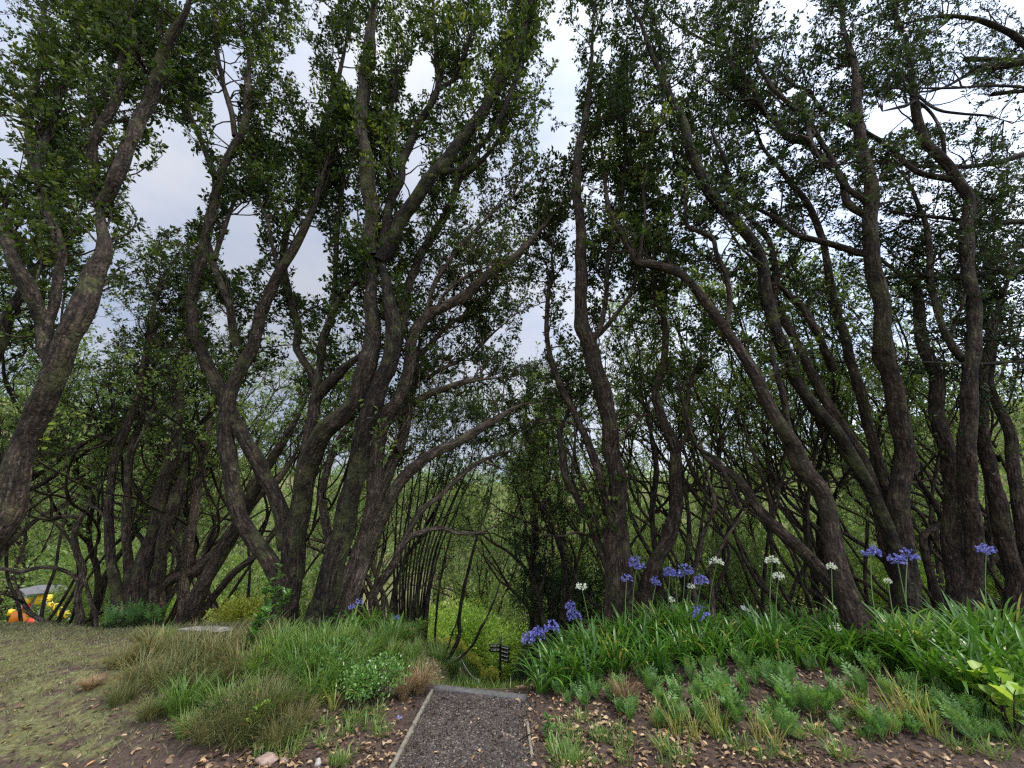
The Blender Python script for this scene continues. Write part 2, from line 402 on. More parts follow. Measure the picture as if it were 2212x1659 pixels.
# ground: soil, litter and lawn mixed by a land-cover attribute
def ground_mat():
    m, N, Lk = new_mat('ground')
    o = N("ShaderNodeOutputMaterial"); p = N("ShaderNodeBsdfPrincipled"); tc = N("ShaderNodeTexCoord")
    a = N("ShaderNodeAttribute"); a.attribute_name = "tint"
    P_ = tc.outputs['Object']
    n1 = noise(N, Lk, P_, 30, 7, .7); n2 = noise(N, Lk, P_, 3.0, 5, .6); n3 = noise(N, Lk, P_, 95, 3, .6)
    soil = ramp(N, [(.3, (.030, .021, .017)), (.55, (.075, .052, .042)), (.8, (.16, .115, .09))]); Lk(n1.outputs['Fac'], soil.inputs['Fac'])
    lawn = ramp(N, [(.28, (.045, .042, .02)), (.48, (.105, .108, .045)), (.7, (.20, .195, .10))]); Lk(n1.outputs['Fac'], lawn.inputs['Fac'])
    moss = ramp(N, [(.3, (.085, .075, .022)), (.7, (.17, .145, .045))]); Lk(n3.outputs['Fac'], moss.inputs['Fac'])
    mr = ramp(N, [(.52, (0, 0, 0)), (.66, (.7, .7, .7))]); Lk(n2.outputs['Fac'], mr.inputs['Fac'])
    lw = mixrgb(N, Lk, mr.outputs['Color'], lawn.outputs['Color'], moss.outputs['Color'])
    ad = N("ShaderNodeMath"); ad.operation = 'ADD'; Lk(a.outputs['Fac'], ad.inputs[0])
    nn = noise(N, Lk, P_, 5.5, 5, .65)
    sb = N("ShaderNodeMath"); sb.operation = 'SUBTRACT'; sb.inputs[1].default_value = .5; Lk(nn.outputs['Fac'], sb.inputs[0])
    Lk(sb.outputs[0], ad.inputs[1])
    st = ramp(N, [(.42, (0, 0, 0)), (.58, (1, 1, 1))]); Lk(ad.outputs[0], st.inputs['Fac'])
    c = mixrgb(N, Lk, st.outputs['Color'], soil.outputs['Color'], lw)
    Lk(c, p.inputs['Base Color']); p.inputs['Roughness'].default_value = .95; p.inputs['Specular IOR Level'].default_value = .15
    b = N("ShaderNodeBump"); b.inputs['Strength'].default_value = .9; b.inputs['Distance'].default_value = .03
    Lk(n1.outputs['Fac'], b.inputs['Height']); Lk(b.outputs[0], p.inputs['Normal'])
    Lk(p.outputs[0], o.inputs[0]); return m
M['ground'] = ground_mat()
def gravel_mat():
    m, N, Lk = new_mat('gravel')
    o = N("ShaderNodeOutputMaterial"); p = N("ShaderNodeBsdfPrincipled"); tc = N("ShaderNodeTexCoord")
    v = N("ShaderNodeTexVoronoi"); v.inputs['Scale'].default_value = 75; Lk(tc.outputs['Object'], v.inputs['Vector'])
    v2 = N("ShaderNodeTexVoronoi"); v2.inputs['Scale'].default_value = 75; v2.feature = 'DISTANCE_TO_EDGE'; Lk(tc.outputs['Object'], v2.inputs['Vector'])
    sx = N("ShaderNodeSeparateColor"); Lk(v.outputs['Color'], sx.inputs[0])
    r = ramp(N, [(0, (.021, .015, .013)), (.55, (.048, .038, .033)), (.88, (.095, .077, .066)), (1, (.26, .21, .18))]); Lk(sx.outputs[0], r.inputs['Fac'])
    n2 = noise(N, Lk, tc.outputs['Object'], 4, 4); r2 = ramp(N, [(.3, (.75, .75, .78)), (.7, (1.15, 1.1, 1.08))]); Lk(n2.outputs['Fac'], r2.inputs['Fac'])
    c = mixrgb(N, Lk, 1.0, r.outputs['Color'], r2.outputs['Color'], 'MULTIPLY')
    Lk(c, p.inputs['Base Color']); p.inputs['Roughness'].default_value = .8
    b = N("ShaderNodeBump"); b.inputs['Strength'].default_value = 1; b.inputs['Distance'].default_value = .012
    Lk(v2.outputs['Distance'], b.inputs['Height']); Lk(b.outputs[0], p.inputs['Normal'])
    Lk(p.outputs[0], o.inputs[0]); return m
M['gravel'] = gravel_mat()
M['chip'] = leaf_mat('gravel_chip', [(0, (.016, .011, .009)), (.6, (.050, .039, .034)), (.93, (.11, .09, .077)), (1, (.30, .24, .20))], 0, .8)

# ------------------------------------------------------------------ ground sheet and path
def grid(xs, ys, zf):
    X, Y = np.meshgrid(xs, ys); V = np.stack([X, Y, zf(X, Y)], -1).reshape(-1, 3)
    nx, ny = len(xs), len(ys); i = np.arange(ny - 1)[:, None] * nx + np.arange(nx - 1)[None, :]
    return V, np.stack([i, i + 1, i + nx + 1, i + nx], -1).reshape(-1, 4)
def cover(x, y):
    """1 = lawn, 0 = bare soil and litter"""
    l = ss(1.9, 3.3, -x) * .54
    far = ss(4.85, 5.2, y) * (.35 + .5 * ss(.9, .1, np.abs(x - XC)) + .45 * ss(9, 13, y))
    right = .62 * ss(1.2, 2.4, x) * (1 - ss(2.6, 3.3, y))
    back = .8 * (1 - ss(-2, 1.0, y))
    streak = .45 * np.exp(-((y - 3.4 - .1 * x) / .3) ** 2) * (x < -1.6)
    return np.clip(np.maximum.reduce([l - streak, far, right, back]), 0, 1)
def axis(lo, hi, fine, mn, mx):
    c = list(np.arange(lo, hi + 1e-6, fine)); s = fine
    while c[-1] < mx: s *= 1.22; c.append(c[-1] + s)
    s = fine
    while c[0] > mn: s *= 1.22; c.insert(0, c[0] - s)
    return np.array(c)
gx, gy = axis(-9, 9, .09, -700, 700), axis(1.0, 9.5, .07, -500, 900)
V, F = grid(gx, gy, ground)
g = MB().add(V, F, cover(V[:, 0], V[:, 1])).build('ground', M['ground']); tag(g, kind='structure')
px0, px1 = XC - .49, XC + .49
V, F = grid(np.linspace(px0, px1, 40), np.linspace(-2.0, 4.80, 180), lambda X, Y: ground(X, Y) + .012 - .010 * np.abs((X - XC) / .49) ** 4 + .004 * np.sin(X * 23) * np.sin(Y * 17))
V[:, 0] += ss(XC + .2, px1, V[:, 0]) * (.07 * np.sin(V[:, 1] * 5.1) * np.sin(V[:, 1] * 2.3 + 1) + .03 * np.sin(V[:, 1] * 17)) * (V[:, 1] < 4.6)
p = MB().add(V, F).build('path', M['gravel']); tag(p, kind='structure')
n = 9000
pp = np.stack([rng.uniform(px0 + .03, px1 + .16, n) - .16 * (rng.random(n) < .55), 2.2 + 2.6 * rng.random(n) ** .9, np.zeros(n)], -1)
pp[:, 2] = ground(pp[:, 0], pp[:, 1]) + .014
d = rvec(n); d[:, 2] = np.abs(d[:, 2]) * .5
mb = MB(); sz = rng.uniform(.006, .017, n)
add_kites(mb, pp, d, rvec(n), sz, sz * .8, rng.random(n), fold=.5)
tag(mb.build('gravel', M['chip'], smooth=False), 'loose dark gravel chips on the path', kind='stuff')

# ------------------------------------------------------------------ branch growth and foliage
GAPS = [[(285,445),(340,350),(430,340),(455,390),(400,480),(330,485)], [(495,430),(550,430),(556,560),(478,590)], [(470,95),(525,85),(533,130),(490,320),(455,330)],
        [(733,90),(775,105),(770,195),(735,175)], [(893,105),(935,115),(940,215),(885,175)], [(1200,150),(1235,40),(1245,250),(1215,350),(1200,320)],
        [(1135,670),(1172,650),(1180,760),(1110,795),(1122,720)], [(1420,25),(1475,70),(1525,85),(1455,105)], [(1880,225),(1960,215),(2070,150),(2095,240),(1985,265),(1875,300)],
        [(1538,470),(1565,470),(1600,585),(1560,565)], [(850,420),(900,300),(925,330),(880,430)], [(480,250),(500,180),(520,260),(500,330)], [(630,480),(700,500),(690,640),(640,620)]]
def in_gap(P):
    u, v, f = proj(P); o = np.zeros(len(P), bool)
    for g_ in GAPS:
        x, y = np.array(g_, float).T; c = np.zeros(len(P), bool); j = len(x) - 1
        for i in range(len(x)):
            c ^= ((y[i] > v) != (y[j] > v)) & (u < (x[j] - x[i]) * (v - y[i]) / (y[j] - y[i] + 1e-9) + x[i]); j = i
        o |= c
    return o
def grow(starts, dirs, lens, k, wander, up):
    n = len(starts); P = np.zeros((n, k + 1, 3)); P[:, 0] = starts; d = unit(dirs); st = (lens / k)[:, None]
    for i in range(k):
        d = unit(d + wander * rng.normal(size=(n, 3)) + np.array([0, 0, up])); P[:, i + 1] = P[:, i] + d * st
    return P
def foliage(limbs, dens=1.0, zmin=2.8, L0=(.5, 1.5), leaf=.085, per=14, twl=(.16, .42), gaps=True, lsz=None, outward=None, sp=.26, tufty=1.0, up=.06, leafkeep=1.0, ends=5, tw2=7.5):
    leaf = lsz or leaf
    S, D, LN, RR = [], [], [], []
    for pts, rad in limbs:
        T = unit(np.gradient(pts, axis=0)); s = np.concatenate([[0], np.cumsum(np.linalg.norm(np.diff(pts, axis=0), axis=1))])
        m = int(s[-1] / sp * dens * 1.45) + 1
        q = rng.uniform(.12 * s[-1], s[-1], m); i = np.clip(np.searchsorted(s, q), 0, len(pts) - 1)
        pr = ss(zmin - .3, zmin + 2.2, pts[i, 2]) * np.clip(1.35 - rad[i] / .13, .15, 1)
        i = i[rng.random(m) < pr]
        S.append(pts[i]); pd = perp(T[i])
        D.append(.55 * T[i] + .85 * pd + np.array([0, 0, .25])); LN.append(rng.uniform(*L0, len(i))); RR.append(np.minimum(rad[i] * .5, .016))
        e = ends if pts[-1, 2] > zmin else 0
        S.append(np.repeat(pts[-1:], e, 0)); D.append(T[-1:] + .55 * rvec(e)); LN.append(rng.uniform(L0[1] * .6, L0[1] * 1.2, e)); RR.append(np.full(e, max(.008, min(rad[-1] * .8, .02))))
    S, D, LN, RR = np.concatenate(S), np.concatenate(D), np.concatenate(LN), np.concatenate(RR)
    vw = unit(S - np.array([0, 0, CAM_H])) if gaps else 0
    D = D + 1.0 * vw
    B = grow(S, D, LN, 8, .26, up)
    if gaps:
        kp = ~(in_gap(B[:, -1]) | in_gap(B[:, 5])); B, LN, RR = B[kp], LN[kp], RR[kp]
    bm = MB(); V, F = tubes(B, RR, np.full(len(B), .0035), 5); bm.add(V, F)
    # second order
    m = np.maximum(2, (LN * tw2).astype(int)); own = np.repeat(np.arange(len(B)), m); j = rng.integers(2, 9, len(own))
    T = unit(np.gradient(B, axis=1))
    s2 = B[own, j]; t2 = T[own, j]
    d2 = .5 * t2 + .8 * perp(t2) + np.array([0, 0, .2]) + (.45 * unit(s2 - np.array([0, 0, CAM_H])) if gaps else 0)
    l2 = rng.uniform(*twl, len(own)) * 1.25
    W = grow(s2, d2, l2, 4, .32, .10)
    tips = np.concatenate([W.reshape(len(W), 5, 3), B[:, [4, 5, 6, 7, 8]]], 0)
    if gaps:
        kp = ~in_gap(tips[:, -1]) & (proj(tips[:, -1])[2] > 2.6); kw = kp[:len(W)]
    else: kp = np.ones(len(tips), bool); kw = kp[:len(W)]
    V, F = tubes(W[kw], np.full(kw.sum(), .005), np.full(kw.sum(), .0022), 3); bm.add(V, F)
    tips = tips[kp]
    if gaps:
        eye = np.array([0, 0, CAM_H]); s0 = np.concatenate([B[own, 0], B[:, 0]])[kp]
        inner = np.linalg.norm(tips[:, -1] - eye, axis=1) < np.linalg.norm(s0 - eye, axis=1) + .05        # the shaded inner side of the crown is thin
        tips = tips[~inner | (rng.random(len(tips)) < .3)]
    if leafkeep < 1: tips = tips[rng.random(len(tips)) < leafkeep]
    lm = MB()
    cnt = rng.integers(int(per * .6), int(per * 1.4) + 1, len(tips)); own = np.repeat(np.arange(len(tips)), cnt)
    q = rng.random(len(own)) ** (.6 / tufty) * 3.999; j = q.astype(int); fr = (q - j)[:, None]
    P = tips[own, j] * (1 - fr) + tips[own, j + 1] * fr
    ax = unit(tips[own, 4] - tips[own, 2]); ld = .55 * ax + .9 * perp(ax) + .15 * rvec(len(own))
    sz = leaf * rng.uniform(.65, 1.2, len(own))
    tw = np.clip(rng.normal(.44, .24, len(tips)), 0, 1)
    add_kites(lm, P + unit(ld) * .012, ld, unit(rvec(len(own)) + np.array([0, 0, .9])), sz, sz * .5, np.clip(tw[own] + rng.normal(0, .12, len(own)), 0, 1))
    return bm, lm

# ------------------------------------------------------------------ hand-traced trees
def q1(*p): return [(x / 2, y / 2) for x, y in p]
def q2(*p): return [(1106 + x / 2, y / 2) for x, y in p]
def q3(*p): return [(x * .8715, 548.6 + y * .8715) for x, y in p]
def q4(*p): return [(1106 + x * .8715, 548.6 + y * .8715) for x, y in p]
def fE(*p): return [(493.8 + .3968 * x, 822.9 + .3968 * y) for x, y in p]
def fF(*p): return [(1042.3 + .4298 * x, 822.9 + .4298 * y) for x, y in p]
def fG(*p): return [(1590.9 + .4298 * x, 822.9 + .4298 * y) for x, y in p]
def fI(*p): return [(899.7 + .10416 * x, 1338.6 + .10416 * y) for x, y in p]

TREES = []       # (label, bark, leafmat, foliage kwargs, [limbs]); limb = (points, widths px (start..end), Y0 or None, Y1 or None, ground?)
def T_(label, bark, leaf, limbs, cat='tree', name='tree', **kw): TREES.append((label, bark, leaf, limbs, cat, name, kw))
def G_(pts, w, Y0, Y1): return (pts, w, Y0, Y1, True)
def B_(pts, w, Y1=None): return (pts, w, None, Y1, False)

T_('thick mossy trunk leaning in at the left edge with a knothole, limbs sweeping up', 'bark', 'leaf', [
    G_(q3((-110,790),(-50,730),(5,650),(42,560),(62,470),(88,400),(125,310),(165,220),(205,130),(232,45)) + q1((440,1110),(450,1040),(432,960),(430,870)), (92, 84, 78, 64, 50), 4.3, 4.2),
    B_(q1((432,900),(405,760),(395,640),(430,560),(500,450),(530,330),(532,250),(560,130),(600,0),(620,-60)), (34, 30, 22), 3.8),
    B_(q1((440,890),(500,780),(560,650),(600,530),(650,420),(690,280),(740,160),(800,60),(830,-40)), (44, 40, 24), 3.7),
    B_(q3((135,280),(118,240),(105,190)) + q1((185,1400),(130,1250),(60,1130),(20,1010),(-30,930)), (46, 42, 34), 3.9),
    B_(q3((125,265),(122,220),(122,170)) + q1((235,1310),(250,1200),(258,1100),(235,1000),(190,900),(168,800),(175,680),(215,560),(245,440),(300,300),(340,180),(340,60),(330,-40)), (30, 28, 20), 4.4),
    B_(q1((168,800),(150,760),(120,640),(130,480),(165,300),(180,150),(190,-20)), (20, 12), 4.5),
    B_(q1((655,380),(620,300),(590,210),(580,130),(560,60)), (14, 8), 3.6),
    B_(q1((520,330),(520,180),(470,90),(440,20),(420,-40)), (18, 14), 4.2)], dens=1.5, zmin=3.0)
T_('dark limb rising from beyond the left edge behind the mossy knotholed trunk', 'bark_dark', 'leaf', [
    G_(q3((-200,640),(-120,480),(-60,340),(-5,230),(28,150),(75,60),(120,0)) + q1((210,1040),(230,900),(250,760)), (44, 40, 30, 18), 5.6, 5.4)], dens=2.1)
T_('small contorted tree with pale bare broken trunk at the far left of the lawn', 'bark_pale', 'leaf_mid', [
    G_(q3((195,915),(192,850),(205,790),(190,740),(185,690),(205,650),(222,620),(226,585)), (24, 20, 18, 14), 8.6, 8.4),
    B_(q3((198,810),(170,790),(130,777),(90,778),(50,787),(-5,780),(-60,790)), (12, 9, 6)),
    B_(q3((200,655),(175,650),(150,652),(105,664)), (10, 8)),
    G_(q3((238,910),(225,860),(212,815),(208,790)), (12, 11), 8.5, 8.5),
    B_(q3((222,622),(250,640),(275,680),(290,690)), (9, 6))], zmin=4.0, dens=.6, lsz=.06)
T_('pale grey fallen branch propped on the lawn edge beside the play equipment', 'bark_pale', 'leaf_mid', [
    G_(q3((135,922),(112,912),(75,888),(52,850),(38,812),(34,780)), (18, 14, 10, 6), 8.0, 8.6),
    B_(q3((60,865),(30,850),(0,842)), (8, 5))], cat='branch', name='fallen_branch', dens=0, ends=0)
T_('cluster of upright greyish trunks by the low dark fern on the lawn edge', 'bark', 'leaf', [
    G_(q3((285,890),(285,800),(275,720),(272,640),(276,560),(292,490),(318,420),(345,340),(355,270),(370,200),(385,120),(405,60),(440,0)), (34, 26, 22, 16, 9), 7.3, 7.0),
    G_(q3((312,890),(318,800),(312,700),(318,600),(322,500),(345,420),(360,370),(360,300),(372,230)), (30, 24, 18, 11), 7.4, 7.2),
    B_(q3((360,320),(390,262),(425,222),(440,190),(452,140),(470,80)), (14, 11, 7)),
    G_(q3((340,890),(350,800),(378,710),(402,610),(425,520),(440,440),(441,370),(450,280),(465,200),(472,120),(480,40)), (50, 44, 34, 22, 14), 7.5, 7.0),
    G_(q3((372,885),(388,790),(402,700),(430,620),(450,540),(470,460),(505,410),(535,385)), (36, 32, 24, 14), 7.6, 7.4),
    B_(q3((322,470),(285,462),(240,453),(190,450),(130,462),(90,470)), (9, 7, 5)),
    B_(q3((330,400),(260,470),(180,490),(110,500)), (7, 4))], dens=2.0, zmin=2.4, lsz=.068)
T_('pair of straight trunks leaning right from one base, left of the yellow shrub', 'bark', 'leaf', [
    G_(q3((478,905),(502,830),(546,750),(590,670),(622,600),(655,540),(700,470),(745,390),(770,330)), (36, 30, 24, 14), 7.7, 7.6),
    G_(q3((492,908),(532,850),(580,790),(640,740),(700,660),(760,580),(820,500)), (18, 15, 9), 7.8, 8.6)], dens=1.1, lsz=.065)
T_('tree with a low bowed limb arching right, behind the paired leaning trunks', 'bark_pale', 'leaf', [
    G_(q3((398,890),(404,835),(440,802),(490,785),(530,742),(562,700),(592,660),(640,600),(692,556),(740,480)), (22, 26, 22, 14), 8.2, 8.4),
    G_(q3((452,895),(457,800),(466,720),(480,640),(490,560),(510,470),(516,420),(530,340),(560,250)), (30, 26, 20, 9), 8.3, 8.2)], dens=1.2, lsz=.065)
T_('big tree left of the path with pale ridged limbs and a dark mossy main trunk', 'bark', 'leaf', [
    G_(q3((706,905),(716,800),(730,700),(746,610),(760,540),(778,480),(802,440),(840,405),(870,370),(895,310),(914,240),(921,170),(915,110)) + q1((1602,1240),(1610,1150),(1605,1080)), (66, 58, 54, 48, 42, 40), 6.1, 5.0),
    B_(q1((1608,1110),(1600,1020),(1595,900),(1590,760),(1560,600),(1565,450),(1580,330),(1600,180),(1610,60),(1622,-40)), (38, 34, 26), 4.2),
    G_(q3((700,895),(695,830),(665,762),(622,705),(596,650),(576,570),(562,500),(555,430),(562,380),(582,320),(602,270),(626,220),(645,150)) + q1((1170,1260),(1215,1165),(1265,1080),(1320,980),(1360,880),(1400,740),(1440,640),(1500,580)), (54, 44, 40, 32, 22, 12), 6.0, 4.9),
    B_(q3((714,730),(696,640),(666,570),(630,490),(595,430),(560,360),(525,300),(500,240),(481,170),(478,100),(490,30)) + q1((870,1100),(905,980),(930,860),(960,740),(1000,640),(1040,580),(1065,470),(1075,300),(1100,150),(1140,60),(1175,-20)), (42, 36, 32, 28, 20, 11), 4.3),
    B_(q1((1020,1490),(990,1330),(940,1190),(905,1070),(893,1010)), (22, 17)),
    B_(q1((1015,590),(1000,480),(970,380),(940,250),(930,150),(920,-10)), (16, 9), 4.6),
    B_(q1((930,770),(880,640),(840,540),(800,430),(780,340)), (13, 8), 4.9),
    B_(q1((925,1120),(965,1000),(1000,900),(1040,820),(1100,730),(1105,690)), (14, 7), 5.1),
    B_(q3((757,570),(766,480),(776,410),(786,360),(820,320),(860,275),(905,245)), (36, 30, 22), 5.8),
    B_(q3((792,345),(770,290),(745,250),(735,230),(738,180),(725,130),(706,62)) + q1((1222,1130),(1225,1060),(1250,960),(1300,850),(1330,720),(1390,570),(1440,420),(1470,300),(1500,150),(1505,60)), (20, 18, 18, 9), 4.7),
    B_(q1((1200,1160),(1175,1050),(1160,960),(1125,880),(1120,780),(1100,680)), (10, 6)),
    B_(q3((780,380),(785,330)) + q1((1385,1560),(1400,1450),(1450,1330),(1520,1240),(1570,1170)), (22, 20, 14), 5.6),
    B_(q1((1440,1340),(1448,1200),(1455,1050),(1470,900),(1500,650),(1530,590)), (14, 11, 7), 5.2)], dens=2.2, zmin=3.0)
T_('blackish leaning trunk forking high up, just right of the big pale limbed tree', 'bark_dark', 'leaf', [
    G_(q3((788,905),(802,850),(830,780),(850,700),(866,620),(880,550),(896,480),(915,400),(940,330),(965,270),(974,200),(966,120)) + q1((1672,1240),(1645,1140),(1640,1080)), (66, 56, 50, 46, 40, 38), 5.9, 5.0),
    B_(q1((1640,1130),(1700,1040),(1740,940),(1800,850),(1880,740),(1960,650),(2050,540),(2130,400),(2180,300)) + q2((20,200),(50,130),(75,40),(92,-40)), (40, 34, 26, 20), 4.0),
    B_(q1((1655,1100),(1662,980),(1690,860),(1730,780),(1740,700),(1780,600),(1830,500),(1880,420),(1900,350),(1890,260),(1880,150),(1870,-10)), (24, 18, 11), 4.5),
    B_(q1((1895,390),(1960,340),(2010,240),(2040,130),(2052,40)), (12, 6), 4.3),
    B_(q1((1715,810),(1665,700),(1640,600),(1620,480)), (10, 7)),
    B_(q1((1690,800),(1680,560),(1700,420),(1715,270)), (16, 9)),
    B_(q1((1900,740),(1990,730),(2060,650),(2130,560),(2190,440)) + q2((20,330),(50,200)), (18, 14, 9), 4.4)], dens=2.1, zmin=3.4)
T_('light brown many-limbed tree reaching long branches right over the path, with a sawn stub', 'bark_pale', 'leaf', [
    G_(q3((838,900),(862,820),(890,750),(915,680),(930,600),(931,520),(936,450),(955,400),(985,365),(1000,330),(1012,280)) + q1((1775,1470),(1800,1410),(1850,1350),(1900,1330),(2000,1280),(2100,1200),(2200,1135)) + q2((80,1040),(150,960),(240,860),(262,825)), (52, 44, 38, 30, 26, 20, 9), 6.6, 5.4),
    B_(q1((1835,1365),(1880,1220),(1930,1140),(1990,1060),(2080,970),(2150,900),(2212,850)), (12, 6)),
    B_(q1((1880,1345),(1930,1260),(2020,1190),(2110,1150)), (10, 6)),
    B_(q3((928,620),(960,540),(985,490),(1010,420),(1020,350),(1028,280),(1040,220)), (34, 26, 18), 6.6),
    B_(q3((985,490),(982,478)) , (16, 15)),
    B_(q3((965,300),(985,240)) + q1((1740,1400),(1770,1240),(1820,1100),(1890,1000),(1950,880),(1990,770),(2050,720),(2120,650),(2180,560),(2212,500)), (26, 22, 18, 9), 5.2),
    G_(q3((852,900),(885,805),(905,740),(950,640),(1000,560),(1060,500),(1130,468),(1180,440),(1230,410),(1269,385)) + q4((30,372),(72,366)), (36, 30, 26, 20, 11), 6.4, 6.0),
    G_(q3((905,890),(932,830),(975,770),(1002,715),(1040,692),(1090,680),(1140,692),(1190,690),(1240,668)), (24, 20, 12, 7), 6.8, 6.4),
    B_(q3((995,720),(1040,640),(1090,600),(1130,560),(1180,520),(1230,500)) + q4((20,480),), (16, 12, 7), 6.6),
    B_(q3((945,430),(1000,388),(1040,360),(1110,330),(1160,315),(1200,310),(1240,308)), (20, 16, 8)),
    B_(q1((1800,1540),(1850,1500),(1900,1440),(1960,1390),(2060,1330),(2130,1250),(2160,1150)), (14, 10, 6)),
    B_(q1((1840,1640),(1900,1600),(1980,1560),(2060,1510),(2120,1450),(2212,1370)), (11, 8, 4)),
    G_(q3((815,895),(822,800),(812,700),(800,600),(815,520),(840,460),(880,400),(900,350)), (24, 22, 18, 10), 7.4, 7.6)], dens=2.1, zmin=2.0, lsz=.075)
st = [((905 + 13 * i, 1400), (902 + 15 * i, 1150), (908 + 19 * i, 900), (918 + 26 * i + (i % 3) * 9, 650), (925 + 33 * i + (i % 4) * 10, 430), (930 + 37 * i + (i % 5) * 14, 230)) for i in range(14)]
T_('coppiced clump of many thin dark upright stems at the left of the path crest', 'bark_dark', 'leaf_mid', [G_(fE(*s_), (6 if i % 3 else 9, 4.2, 2), 7.4 + .09 * ((i * 5) % 7), 7.2 + .2 * (i % 4)) for i, s_ in enumerate(st)], dens=1.0, zmin=1.8, lsz=.055, L0=(.4, 1.0), leafkeep=.75)
T_('spindly tree leaning out low over the bright clearing just past the timber step', 'bark_dark', 'leaf_mid', [
    G_(fI((520,1180),(545,1090),(600,900),(700,740),(800,560),(870,400),(900,200),(880,0)) + [(1005,1260), (1030,1160), (1055,1090), (1070,1000)], (11, 9, 6, 3), 7.6, 7.2),
    B_(fI((590,950),(800,870),(980,730),(1130,560),(1230,420),(1300,220),(1420,20)) + [(1070,1290), (1085,1240), (1110,1170)], (7, 5, 2)),
    B_(fI((560,1010),(600,740),(680,500),(760,220),(860,0)) + [(1000,1270), (1020,1200)], (5, 4, 2)),
    G_(fI((410,980),(395,800),(390,500),(390,200),(410,0)) + [(950,1260), (975,1150), (1000,1060)], (6, 5, 3), 7.9, 7.6)], zmin=1.7, dens=.9, lsz=.055, L0=(.3, .8), leafkeep=.7)
T_('stout fluted trunk behind the blue flowers right of the path, splitting into tall stems', 'bark_right', 'leaf', [
    G_(q4((256,900),(254,800),(256,720),(260,650),(258,560),(250,480),(243,400),(222,330),(195,260),(182,190)) + q2((310,1390),(300,1250),(300,1120),(305,1000),(285,830),(285,680),(310,560),(335,420),(345,260),(350,100),(362,-30)), (50, 46, 40, 32, 24, 16, 8), 6.3, 4.6),
    G_(q4((290,900),(286,820),(280,740),(272,660),(262,590)), (34, 30, 28), 6.35, 6.2),
    B_(q4((248,650),(216,545),(186,462),(150,390),(116,320),(93,250),(86,180),(90,100),(100,40)) + q2((170,1130),(178,1050),(190,970)), (26, 18, 12, 6), 5.9),
    B_(q4((246,790),(216,722),(190,660),(160,600),(136,560),(126,500),(120,440),(140,390),(150,330)), (26, 20, 16, 8), 6.6),
    B_(q2((330,1480),(380,1440),(440,1370),(500,1290),(540,1190),(556,1130),(580,1000)), (14, 9, 6)),
    B_(q2((330,1500),(385,1400),(405,1280),(410,1150),(430,1000),(470,850),(490,650),(480,450),(500,300)), (14, 10, 7), 4.9),
    B_(q4((195,440),(160,425),(120,412),(60,416),(20,425)), (8, 4)),
    B_(q4((205,705),(160,690),(120,700),(60,690),(20,660)), (8, 5, 3))], dens=1.5, zmin=3.0)
T_('forked trunk curving out to the right beside the stout fluted trunk', 'bark_right', 'leaf', [
    G_(q4((322,905),(336,820),(360,762),(390,700),(405,640),(406,560),(402,480),(385,430),(366,390),(356,340),(375,270),(380,200),(370,130)) + q2((640,1330),(615,1220),(620,1100),(640,1000),(615,900),(600,760)), (42, 36, 32, 22, 16, 10, 6), 6.6, 5.2),
    B_(q4((404,500),(425,462),(440,430),(430,390),(440,320),(470,260)), (15, 9)),
    B_(q4((398,470),(340,400),(300,420),(262,450)), (8, 5))], dens=2.2, zmin=2.8)
T_('slender brown stems standing behind the blue and white flower heads', 'bark_dark', 'leaf', [
    G_(fF((905,1180),(890,1000),(870,850),(850,650),(870,450),(850,300),(830,150),(810,0)), (18, 13, 9), 7.6, 7.2),
    G_(fF((1010,1180),(1015,1000),(1040,750),(1020,550),(1000,420),(980,300)), (15, 12, 7), 7.9, 7.8),
    G_(fF((985,1185),(930,1010),(850,880),(770,740),(740,650),(720,520)), (14, 10, 6), 8.0, 8.3)], dens=1.15, lsz=.065)
T_('thin grey trunk with curved side limbs between the white flower heads', 'bark_pale', 'leaf', [
    G_(fF((1160,1190),(1150,1050),(1140,960),(1180,880),(1230,780),(1290,700),(1330,640)), (11, 9, 6), 7.4, 7.4),
    B_(fF((1090,900),(1100,800),(1160,650),(1165,600),(1130,480),(1100,350)), (14, 10, 6)),
    G_(fF((1080,1180),(1060,1000),(1085,880),(1095,800)), (13, 12), 7.4, 7.5)], dens=1.15, lsz=.065)
T_('leaning trunk crossing low to the left from the big agapanthus clump', 'bark_right', 'leaf', [
    G_(fG((725,1300),(640,1180),(480,1010),(360,880),(250,780),(130,660),(0,490)) + fF((1150,410),(1080,330),(1010,240)) , (46, 38, 28, 22, 14), 5.0, 6.0),
    B_(fG((180,700),(170,600),(120,450),(60,300),(20,150)), (14, 9, 6)),
    B_(fF((1290,640),(1230,500),(1180,400),(1080,330),(1030,200),(1000,60)), (14, 10, 6))], dens=1.15, zmin=3.4)
T_('wide based trunk in the right bank whose long limb bends far left over the clearing', 'bark_right', 'leaf', [
    G_(fG((640,1320),(575,1130),(512,950),(490,780),(475,650),(430,540),(340,430),(280,320),(190,190),(140,90)) + q2((1056,1646),(1030,1590),(960,1470),(890,1370),(810,1270),(750,1200),(690,1165),(590,1135),(550,1130),(480,1020),(420,920),(405,820),(390,650),(380,540)), (66, 54, 44, 36, 26, 22, 16, 10), 4.9, 4.9),
    B_(q2((925,1410),(940,1280),(920,1180),(885,1100),(865,1030),(800,1000),(755,970),(750,850),(745,740),(700,680),(695,560)), (15, 12, 7), 4.6),
    B_(q2((555,1140),(560,1050),(575,950),(570,800),(600,650)), (9, 5)),
    B_(fG((300,360),(250,200),(230,60)) + q2((1130,1560),(1120,1420)), (20, 14, 9))], dens=1.1, zmin=3.4)
